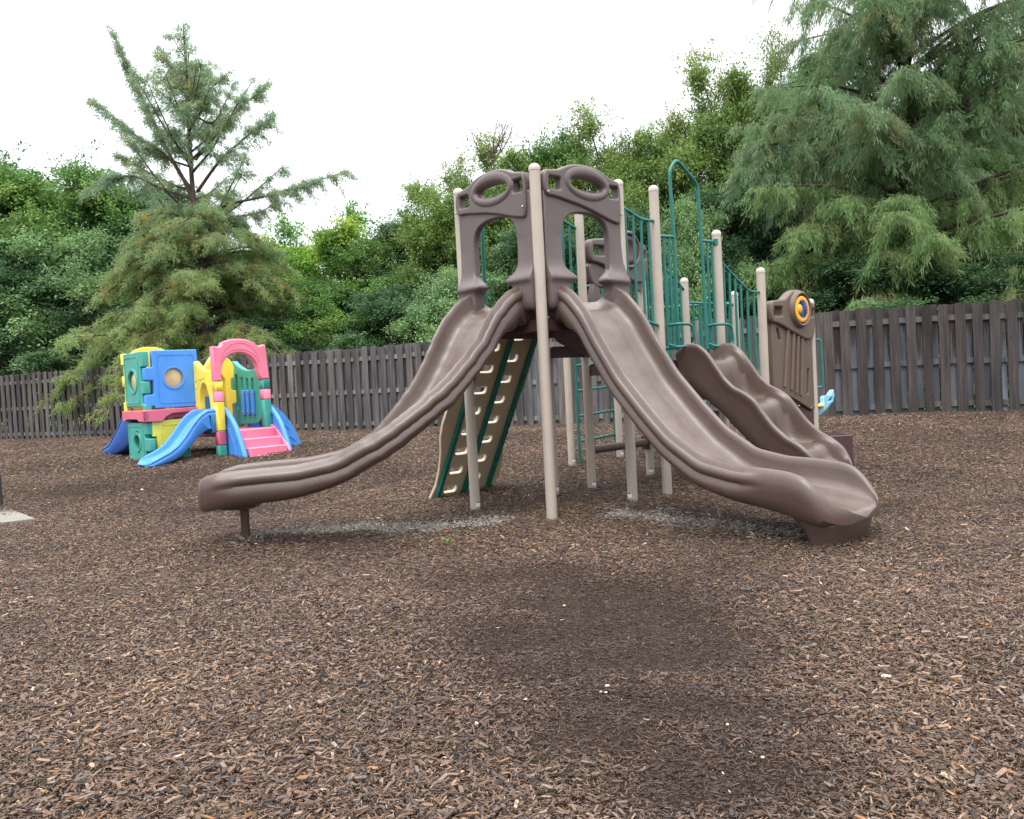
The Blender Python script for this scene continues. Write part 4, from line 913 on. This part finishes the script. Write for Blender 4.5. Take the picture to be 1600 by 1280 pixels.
mb = MB(); zz = gz(3.98, 11); tube(mb, [(3.96 + .075 * math.cos(a), 11 + .075 * math.sin(a), zz + .02 + (.44 + dzr - zz) * i / 90) for i, a in enumerate(np.linspace(0, 12 * PI, 91))], .014, 8); mb.build('spring', M['darkmetal'], rid, 60)

# ------------------------------------------------------------------ slab and dark post at the left edge
s0, s1, s2 = ground(55, 816)[:2], ground(13, 793)[:2], ground(-30, 824)[:2]; s3 = s1 + (s2 - s0)
mb = MB(); pts = [s0, s1, s3, s2]; R = []
for z, k in ((-.06, 1.), (.03, 1.), (.036, .985)): c = sum(pts) / 4; R.append([np.array([*(c + (p - c) * k), z]) for p in pts])
rings(mb, R); o = mb.build('concrete_pad', M['concrete'], None, 30); tag(o, 'grey concrete pad at the left edge of the mulch', 'concrete pad')
bp = onplane(4, 793, [0, 0, .036], [0, 0, 1]); th = thing('bench_leg', (bp[0], bp[1], .036), 'dark metal upright bolted to the concrete pad at the left edge', 'metal post')
mb = MB(); fr = Frame((bp[0], bp[1], 0), (1, .2)); box(mb, fr, -.03, .0, -.03, .03, .046, .42, .004); mb.build('upright', M['darkmetal'], th)
mb = MB(); box(mb, fr, -.10, .07, -.07, .07, .037, .046, .003); mb.build('base_plate', M['darkmetal'], th)

# ------------------------------------------------------------------ pebbles and a sprout
M['pebble'] = plastic('pale_pebble', (.55, .48, .38), .7, .15)
def blob(c, r, n=9):
    mb = MB(); R = []; sx, sy, sz = r * random.uniform(.8, 1.3), r * random.uniform(.7, 1.), r * random.uniform(.5, .7)
    for a in np.linspace(-PI / 2 + .2, PI / 2 - .2, 6): R.append([np.array([c[0] + sx * math.cos(a) * math.cos(b) * random.uniform(.9, 1.1), c[1] + sy * math.cos(a) * math.sin(b) * random.uniform(.9, 1.1), c[2] + sz * math.sin(a)]) for b in np.linspace(0, 2 * PI, n + 1)[:-1]])
    rings(mb, R); return mb
for i, (px, py, r, lab) in enumerate([(949, 1078, .013, 'largest cream pebble of a small cluster on the bare soil patch'), (939, 1087, .009, 'small cream pebble just left of the largest one on the bare soil'), (947, 1088, .009, 'small cream pebble just below the largest one on the bare soil'),
      (822, 1099, .011, 'tan pebble at the left side of the bare soil patch'), (882, 951, .014, 'white scrap lying at the top of the bare soil patch'), (1137, 1139, .010, 'pale pebble at the right of the bare soil patch'), (1238, 850, .016, 'white pebble beside the right slide foot'), (745, 1138, .018, 'pale tan chunk left of the bare soil patch'),
      (222, 768, .03, 'white scrap far behind the left slide on the mulch'), (1192, 1191, .011, 'small white pebble near the bottom right of the mulch')]):
    r *= .62; g = ground(px, py); o = blob((g[0], g[1], g[2] + r * .5 + .012), r).build('pebble', M['pebble'], None, 60); tag(o, lab, 'pebble', 'pale pebbles scattered on the mulch')
g = ground(698, 850); V = []; F = []
for k in range(14):
    a = random.uniform(0, 2 * PI); l = random.uniform(.02, .05); hgt = random.uniform(.02, .06); c = np.array([g[0], g[1], g[2]]); d_ = np.array([math.cos(a), math.sin(a), 0]); s_ = np.array([-math.sin(a), math.cos(a), 0])
    b0 = len(V); V += [c, c + d_ * l * .5 + s_ * .007 + np.array([0, 0, hgt * .8]), c + d_ * l + np.array([0, 0, hgt]), c + d_ * l * .5 - s_ * .007 + np.array([0, 0, hgt * .8])]; F.append((b0, b0 + 1, b0 + 2, b0 + 3))
mb = MB(); mb.add(V, F); M['sprout'] = plastic('sprout_green', (.12, .26, .04), .6, .1); tag(mb.build('weed', M['sprout'], None, 0), 'tiny green weed sprouting in front of the left slide', 'weed')

# ------------------------------------------------------------------ trees
def quads(C, D, S, L, W):
    """leaf shaped quads: centre-base C, direction D, side S"""
    n = len(C); V = np.zeros((n, 4, 3)); L = L[:, None]; W = W[:, None]
    V[:, 0] = C; V[:, 1] = C + D * L * .45 + S * W * .5; V[:, 2] = C + D * L; V[:, 3] = C + D * L * .45 - S * W * .5
    return V.reshape(-1, 3), np.arange(n * 4).reshape(n, 4)
def unit(v): return v / (np.linalg.norm(v, axis=-1, keepdims=True) + 1e-9)
def broadleaf(seed, Ht, Wd, nbl, ntw, nlf, size, pal, zb=.3, airy=0.):
    rg = np.random.default_rng(seed); mbt = MB(); Cs, Ds, Ss, Ls, Ts = [], [], [], [], []
    top = np.array([rg.normal(0, .15), rg.normal(0, .15), Ht * .8]); tube(mbt, cat_rom([(0, 0, -.3), (rg.normal(0, .1), rg.normal(0, .1), Ht * .35), tuple(top)], 5), .02 * Ht, 8, .03)
    for b in range(nbl):
        zf = rg.random() ** .8; z = zb + (Ht - zb) * (.08 + rg.uniform(.78, .92) * zf)
        env = Wd * (math.sin(PI * min(.97, .18 + .80 * zf) ** 1.1) ** .6) * (1 if zf < .75 else .85)
        a = rg.random() * 2 * PI; rr = env * (.25 + .85 * rg.random() ** .7)
        c = np.array([rr * math.cos(a), rr * math.sin(a), z]); R = Wd * rg.uniform(.16, .38)
        if b % 2 == 0: s_ = np.array([0, 0, z * .6]); m_ = (s_ + c) / 2 + np.array([0, 0, .1 * Ht]) * rg.random(); tube(mbt, cat_rom([s_, m_, c], 4), .006 * Ht, 5, .008)
        bt = rg.normal(0, .26); by = rg.normal(0, .2)
        d = unit(rg.normal(size=(ntw, 3)) + np.array([0, 0, .35])); d[:, 2] *= .8
        ln = R * rg.uniform(.5, 1.25, ntw); ln = np.where(rg.random(ntw) < .12, ln * rg.uniform(1.2, 1.75, ntw), ln)
        t = rg.uniform(.25, 1.0, (ntw, nlf)); P = c + d[:, None] * (t * ln[:, None])[..., None] + rg.normal(size=(ntw, nlf, 3)) * .085 * (1.2 - .5 * t[..., None])
        P[..., 2] -= .10 * t ** 2 * ln[:, None]
        P = P.reshape(-1, 3); dd = np.repeat(d, nlf, 0)
        D = unit(dd * .6 + rg.normal(size=P.shape) * .7 + np.array([0, 0, -.25])); N = unit(rg.normal(size=P.shape) * .55 + np.array([0, 0, .8]) + dd * .4); S = unit(np.cross(D, N))
        Cs.append(P); Ds.append(D); Ss.append(S); Ls.append(size * rg.uniform(.7, 1.35, len(P)))
        k = np.clip(rg.random(len(P)) * .45 + .28 + bt + np.repeat(rg.normal(0, .10, ntw), nlf), 0, 1)
        col = pal[0] * (1 - k)[:, None] + pal[1] * k[:, None]; yel = np.clip(by + rg.normal(0, .12, len(P)), 0, .7)[:, None]; Ts.append(col * (1 - yel) + pal[2] * yel)
    C, D, S, L, T = map(np.concatenate, (Cs, Ds, Ss, Ls, Ts))
    V, F = quads(C, D, S, L, L * .52)
    return npmesh('crown', V, F, M['leaf'], T), mbt
def mk_trunk_mesh(mbt):
    me = bpy.data.meshes.new('trunk'); me.from_pydata(mbt.v, [], mbt.f); me.materials.append(M['bark']); me.polygons.foreach_set('use_smooth', [True] * len(me.polygons)); return me
A_ = np.array
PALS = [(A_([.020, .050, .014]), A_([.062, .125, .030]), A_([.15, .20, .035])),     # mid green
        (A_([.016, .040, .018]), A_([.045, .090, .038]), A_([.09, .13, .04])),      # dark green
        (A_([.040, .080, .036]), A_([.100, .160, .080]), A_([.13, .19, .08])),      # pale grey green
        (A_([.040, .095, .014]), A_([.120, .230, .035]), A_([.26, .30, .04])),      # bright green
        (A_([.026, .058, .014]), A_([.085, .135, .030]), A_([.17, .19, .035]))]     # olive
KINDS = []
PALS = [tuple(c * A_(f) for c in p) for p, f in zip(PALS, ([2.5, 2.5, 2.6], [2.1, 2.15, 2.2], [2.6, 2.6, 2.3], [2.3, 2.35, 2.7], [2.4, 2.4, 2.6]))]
for i, (Ht, Wd, nb, ntw, nlf, sz) in enumerate([(8, 2.7, 84, 40, 28, .095), (7.5, 2.9, 90, 40, 28, .09), (5, 2.1, 55, 36, 28, .07), (6, 2.5, 66, 38, 28, .10), (9, 3.0, 96, 42, 28, .09)]):
    me, tb = broadleaf(100 + i, Ht, Wd, nb, ntw, nlf, sz, PALS[i]); KINDS.append((me, mk_trunk_mesh(tb), Ht, Wd))
TREES = [  # px centre, px top, distance, half width in px, kind, label
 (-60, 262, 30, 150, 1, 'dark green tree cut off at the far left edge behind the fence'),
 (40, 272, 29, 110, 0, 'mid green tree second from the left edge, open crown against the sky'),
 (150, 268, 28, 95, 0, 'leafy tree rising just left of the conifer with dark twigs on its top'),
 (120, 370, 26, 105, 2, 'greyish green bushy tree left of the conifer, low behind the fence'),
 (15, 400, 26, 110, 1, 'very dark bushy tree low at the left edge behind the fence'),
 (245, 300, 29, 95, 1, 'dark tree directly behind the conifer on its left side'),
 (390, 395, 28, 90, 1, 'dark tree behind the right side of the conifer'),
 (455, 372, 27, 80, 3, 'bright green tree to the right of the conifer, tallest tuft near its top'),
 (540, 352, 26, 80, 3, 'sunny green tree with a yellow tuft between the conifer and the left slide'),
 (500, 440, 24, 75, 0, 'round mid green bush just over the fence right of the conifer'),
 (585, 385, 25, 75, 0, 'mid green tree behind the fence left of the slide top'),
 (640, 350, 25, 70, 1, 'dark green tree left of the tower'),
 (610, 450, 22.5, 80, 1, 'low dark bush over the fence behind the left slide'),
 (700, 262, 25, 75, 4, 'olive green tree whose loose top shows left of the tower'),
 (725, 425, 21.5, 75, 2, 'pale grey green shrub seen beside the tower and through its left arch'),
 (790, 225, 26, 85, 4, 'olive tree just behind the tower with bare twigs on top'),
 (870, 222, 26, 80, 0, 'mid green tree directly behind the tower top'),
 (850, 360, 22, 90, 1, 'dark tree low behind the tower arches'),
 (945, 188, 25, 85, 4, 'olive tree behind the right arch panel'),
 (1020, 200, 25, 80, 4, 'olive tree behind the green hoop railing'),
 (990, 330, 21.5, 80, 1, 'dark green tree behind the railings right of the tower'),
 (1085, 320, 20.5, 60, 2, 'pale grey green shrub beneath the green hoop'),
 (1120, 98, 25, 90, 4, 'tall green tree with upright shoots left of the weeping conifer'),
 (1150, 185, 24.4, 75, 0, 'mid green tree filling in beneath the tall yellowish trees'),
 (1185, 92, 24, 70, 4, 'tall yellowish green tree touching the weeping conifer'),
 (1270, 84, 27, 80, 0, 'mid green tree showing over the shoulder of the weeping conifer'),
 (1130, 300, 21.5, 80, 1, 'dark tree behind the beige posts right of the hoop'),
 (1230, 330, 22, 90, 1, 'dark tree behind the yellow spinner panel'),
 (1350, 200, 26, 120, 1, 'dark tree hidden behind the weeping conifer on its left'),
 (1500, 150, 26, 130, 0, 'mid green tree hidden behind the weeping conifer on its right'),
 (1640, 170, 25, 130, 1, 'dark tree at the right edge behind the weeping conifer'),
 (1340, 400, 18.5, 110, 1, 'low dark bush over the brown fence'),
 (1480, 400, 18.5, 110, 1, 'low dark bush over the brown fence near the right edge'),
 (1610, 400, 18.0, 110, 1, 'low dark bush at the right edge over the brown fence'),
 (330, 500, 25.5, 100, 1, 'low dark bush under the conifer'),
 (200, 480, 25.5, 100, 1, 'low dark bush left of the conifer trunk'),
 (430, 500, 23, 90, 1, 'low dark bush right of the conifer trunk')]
for i, (px, py, Y, hw, kd, lab) in enumerate(TREES):
    me, tm, Ht, Wd = KINDS[kd]; tpnt = onplane(px, py, [0, Y, 0], [0, 1, 0]); h = tpnt[2] - .3; s = h / Ht * 1.02; sw = (hw / FPX * Y) / Wd * 1.5
    base = onplane(px + .0523 * (600 - py) * 1.0, 600, [0, Y, 0], [0, 1, 0])
    r = thing('tree', (base[0], Y, .3), lab, 'tree', 'broadleaf trees behind the fence'); r.scale = (sw, sw, s); r.rotation_euler = (0, 0, random.uniform(0, 6.28))
    if Ht * s < 4.2: r.name = 'bush'; r['category'] = 'bush'; r['group'] = 'bushes behind the fence'
    for nm, m_ in (('crown', me), ('trunk', tm)):
        o = bpy.data.objects.new(nm, m_); COL.objects.link(o); o.parent = r
def twigs(px, py, Y, n, spread, hgt, tr):
    mb = MB()
    for k in range(n):
        p0 = onplane(px + random.uniform(-8, 8), py + 40, [0, Y, 0], [0, 1, 0]); p1 = onplane(px + random.uniform(-spread, spread), py + random.uniform(-hgt, 10), [0, Y + random.uniform(-.4, .4), 0], [0, 1, 0])
        m_ = (p0 + p1) / 2 + RNG.normal(size=3) * .12; path = cat_rom([p0, m_, p1], 6); tube(mb, path, .022, 5, .006)
        for q in path[4:-1:1]: d = unit(RNG.normal(size=3) + (p1 - p0)); tube(mb, [q, q + d * random.uniform(.15, .4)], .008, 4, .004)
    o = mb.build('bare_twig_tree', M['bark'], None, 0); tag(o, 'leafless twigs sticking out of the olive tree top left of the tower', 'tree')
twigs(765, 215, 25.6, 9, 40, 30, None)
def cypress(name, base, H, limbs, label, nstrip, slen, swid, pal, seed, rt=.20, cones=400, hang=.6):
    rg = np.random.default_rng(seed); root = thing(name, base, label, 'tree'); mbt = MB(); B = A_(base)
    trunk = cat_rom([(0, 0, -.3), (.05, 0, H * .3), (-.04, .0, H * .6), (0, 0, H)], 8); n = len(trunk)
    R = rt
    tube(mbt, trunk, R, 10, .015)
    Cs, Ds, Ls, Ts = [], [], [], []
    for lb in limbs:
        P = A_(lb['p']); dens = lb.get('d', 1.); wd = lb.get('w', .45)
        pts = A_(cat_rom([tuple(p) for p in P], 8)); seg = np.linalg.norm(np.diff(pts, axis=0), axis=1); Lm = seg.sum()
        tube(mbt, pts, .012 * Lm + .012, 6, .008)
        cum = np.concatenate([[0], np.cumsum(seg)]) / Lm
        nb = max(4, int(Lm * 7 * dens)); tb = rg.uniform(lb.get('t0', .2), 1.0, nb)
        bp_ = np.stack([np.interp(tb, cum, pts[:, k]) for k in range(3)], 1); dr = unit(pts[-1] - pts[0])
        side = unit(np.cross(dr, [0, 0, 1.]) + 1e-6)
        for b in range(nb):
            sg = rg.choice([-1, 1]); ln = wd * rg.uniform(.4, 1.2) * (1.15 - .5 * tb[b])
            bd = unit(side * sg * rg.uniform(.4, 1.) + dr * rg.uniform(.1, .9) + A_([0, 0, rg.uniform(-.5, .35)]))
            m = max(6, int(nstrip * rg.uniform(.6, 1.3) * (.10 + 1.35 * ln)))
            u = rg.random(m); q = bp_[b] + bd * (u * ln)[:, None] + A_([0, 0, -1]) * (hang * ln * u ** 2)[:, None] + rg.normal(size=(m, 3)) * .045
            D = unit(rg.normal(size=(m, 3)) * .5 + bd * .45 + A_([0, 0, -hang * 1.3]))
            Cs.append(q); Ds.append(D); Ls.append(slen * rg.uniform(.6, 1.5, m) * (1.))
            k = np.clip(rg.normal(.5 + rg.normal(0, .12), .16, m), 0, 1)[:, None]; mixw = lb.get('c', 0.); rsty = np.clip(rg.normal(lb.get('r', 0.), .25), 0, .85)
            col = (pal[0] * (1 - k) + pal[1] * k); col = col * (1 - mixw) + mixw * (pal[2] * (.6 + .8 * k)); col = col * (1 - rsty) + rsty * pal[3] * (.6 + .7 * k)
            Ts.append(col)
    C, D, L, T = map(np.concatenate, (Cs, Ds, Ls, Ts)); S = unit(np.cross(D, rg.normal(size=D.shape)))
    V, F = quads(C, D, S, L, swid * (.7 + .6 * rg.random(len(L))))
    print(name, len(F)); me = npmesh('crown', V, F, M['needle'], T); o = bpy.data.objects.new('crown', me); COL.objects.link(o); o.parent = root
    o = bpy.data.objects.new('trunk', mk_trunk_mesh(mbt)); COL.objects.link(o); o.parent = root
    mb = MB(); idx = rg.choice(len(C), cones)
    for i in idx:
        c = C[i] + B + A_([0, -.02, -.05]); r = rg.uniform(.014, .024); mb.add([c + A_(v) * r for v in ((1, 0, 0), (-1, 0, 0), (0, 1, 0), (0, -1, 0), (0, 0, 1), (0, 0, -1))], [(0, 2, 4), (2, 1, 4), (1, 3, 4), (3, 0, 4), (2, 0, 5), (1, 2, 5), (3, 1, 5), (0, 3, 5)])
    o = mb.build('seed_cones', M['cone'], root, 0); o['kind'] = 'stuff'
    return root
M['cone'] = plastic('seed_cone', (.36, .36, .26), .8, .2)
rg = np.random.default_rng(5)
# left conifer
YB = 22.6
def wp(px, py, dy=0.): p = onplane(px, py, [0, YB + dy, 0], [0, 1, 0]); return p
b0 = onplane(323, 600, [0, YB, 0], [0, 1, 0]); base = (b0[0], YB, .3); HT = wp(291, 44)[2] - .3
B = A_(base); limbs = []
def L_(pts, dy, **kw): P = [wp(x, y, dy * i / (len(pts) - 1)) - B for i, (x, y) in enumerate(pts)]; limbs.append(dict(p=P, **kw))
L_([(300, 300), (272, 255), (228, 165), (177, 53)], -.6, d=1.8, w=.62, t0=.3)
L_([(308, 330), (272, 256), (210, 210), (145, 158)], -.4, d=1.6, w=.58, t0=.4)
L_([(305, 250), (345, 200), (380, 165), (418, 133)], .4, d=1.6, w=.62, t0=.35)
L_([(308, 300), (345, 250), (390, 210), (430, 182)], -.6, d=1.8, w=.62, t0=.3)
L_([(316, 345), (353, 321), (421, 305), (543, 268)], -.3, d=1.7, w=.62, t0=.45)
L_([(300, 310), (254, 296), (200, 275), (130, 300)], .3, d=1.5, w=.6, t0=.35)
L_([(298, 230), (290, 150), (250, 75)], .3, d=2., w=.45)
L_([(298, 200), (320, 150), (357, 113)], -.3, d=2., w=.4)
L_([(303, 180), (335, 190), (365, 130)], .5, d=1.6, w=.35)
L_([(306, 330), (345, 340), (410, 330), (440, 300)], .8, d=1.4, w=.5)
for k in range(36):   # upright inner limbs
    z = HT * rg.uniform(.48, .93); a = rg.random() * 2 * PI; ln = (HT - z) * rg.uniform(.28, .48) + .25; up = rg.uniform(.5, 1.1)
    s_ = A_([0, 0, z]); d = A_([math.cos(a), math.sin(a), 0]); limbs.append(dict(p=[s_, s_ + d * ln * .45 + A_([0, 0, ln * .35 * up]), s_ + d * ln + A_([0, 0, ln * up])], d=1.1, w=.5, t0=.1, r=.0, c=.1))
limbs.append(dict(p=[A_([0, 0, HT * .8]), A_([.03, 0, HT * .9]), A_([.0, 0, HT + .1])], d=2.6, w=.4, t0=.0))
for k in range(150):   # wide drooping lower limbs
    zf = rg.random(); z = 1.0 + zf * 5.2; a = rg.random() * 2 * PI; ln = (4.5 - 2.9 * zf) * rg.uniform(.6, 1.05)
    s_ = A_([0, 0, z]); d = A_([math.cos(a), math.sin(a), 0]); dz = rg.uniform(-.35, .12) * ln
    limbs.append(dict(p=[s_, s_ + d * ln * .5 + A_([0, 0, ln * .12]), s_ + d * ln + A_([0, 0, dz])], d=1.15, w=.62, t0=.15, r=.10, c=.70 - .35 * zf))
NP = (A_([.17, .27, .17]), A_([.36, .50, .33]), A_([.30, .42, .11]), A_([.42, .33, .11]))
cypress('conifer', base, HT, limbs, 'tall feathery conifer with a sparse pointed top and wide yellowish lower boughs', 150, .095, .020, NP, 3, .17, 420, .45)
# right weeping conifer
YB = 20.0; b0 = onplane(1432, 560, [0, YB, 0], [0, 1, 0]); base = (b0[0], YB, .3); B = A_(base); HT = 15.5; limbs = []
def L2(pts, dy, **kw): P = [wp(x, y, dy * i / (len(pts) - 1)) - B for i, (x, y) in enumerate(pts)]; limbs.append(dict(p=P, **kw))
L2([(1412, 280), (1360, 255), (1315, 242)], -1.5, d=.5, w=.6, t0=.6); L2([(1412, 265), (1370, 258), (1335, 232)], -1.5, d=.5, w=.5, t0=.6)
L2([(1420, 230), (1500, 120), (1560, 60), (1640, 0)], 0, d=1.2, w=.9, t0=.3); L2([(1425, 250), (1520, 200), (1600, 130)], .3, d=1.0, w=.8, t0=.4)
L2([(1420, 300), (1300, 170), (1270, 130)], -.5, d=1.2, w=.9, t0=.4); L2([(1415, 200), (1340, 90), (1325, 40)], .2, d=1.4, w=.9, t0=.3)
L2([(1415, 310), (1240, 230), (1155, 235)], -.6, d=1.4, w=1.0, t0=.3); L2([(1415, 350), (1260, 290), (1160, 265)], -.8, d=1.4, w=1.0, t0=.3)
L2([(1418, 160), (1400, 60), (1420, -30)], -.3, d=1.6, w=.9, t0=.1)
for k in range(190):
    zf = rg.random(); z = .8 + zf * 12.5; a = rg.random() * 2 * PI
    if math.sin(a) > .3 and rg.random() < .5: a = -a
    ln = (4.9 * (1 - .55 * max(0, zf - .35) / .65)) * rg.uniform(.55, 1.0); up = .05 + .5 * zf
    s_ = A_([0, 0, z]); d = A_([math.cos(a), math.sin(a), 0])
    if z < 6 and z > 3.4 and abs(math.cos(a)) < .45 and math.sin(a) < 0 : ln *= .55
    limbs.append(dict(p=[s_, s_ + d * ln * .5 + A_([0, 0, ln * .5 * up + .15]), s_ + d * ln + A_([0, 0, ln * up - .35])], d=1.0, w=.9, t0=.2, r=.03, c=(.45 if z < 4.5 else .12)))
NP2 = (A_([.13, .225, .125]), A_([.30, .45, .26]), A_([.28, .41, .11]), A_([.34, .28, .14]))
cypress('weeping_conifer', base, HT, limbs, 'large weeping conifer with hanging grey-green foliage filling the right side', 110, .16, .020, NP2, 9, .26, 420, .9)
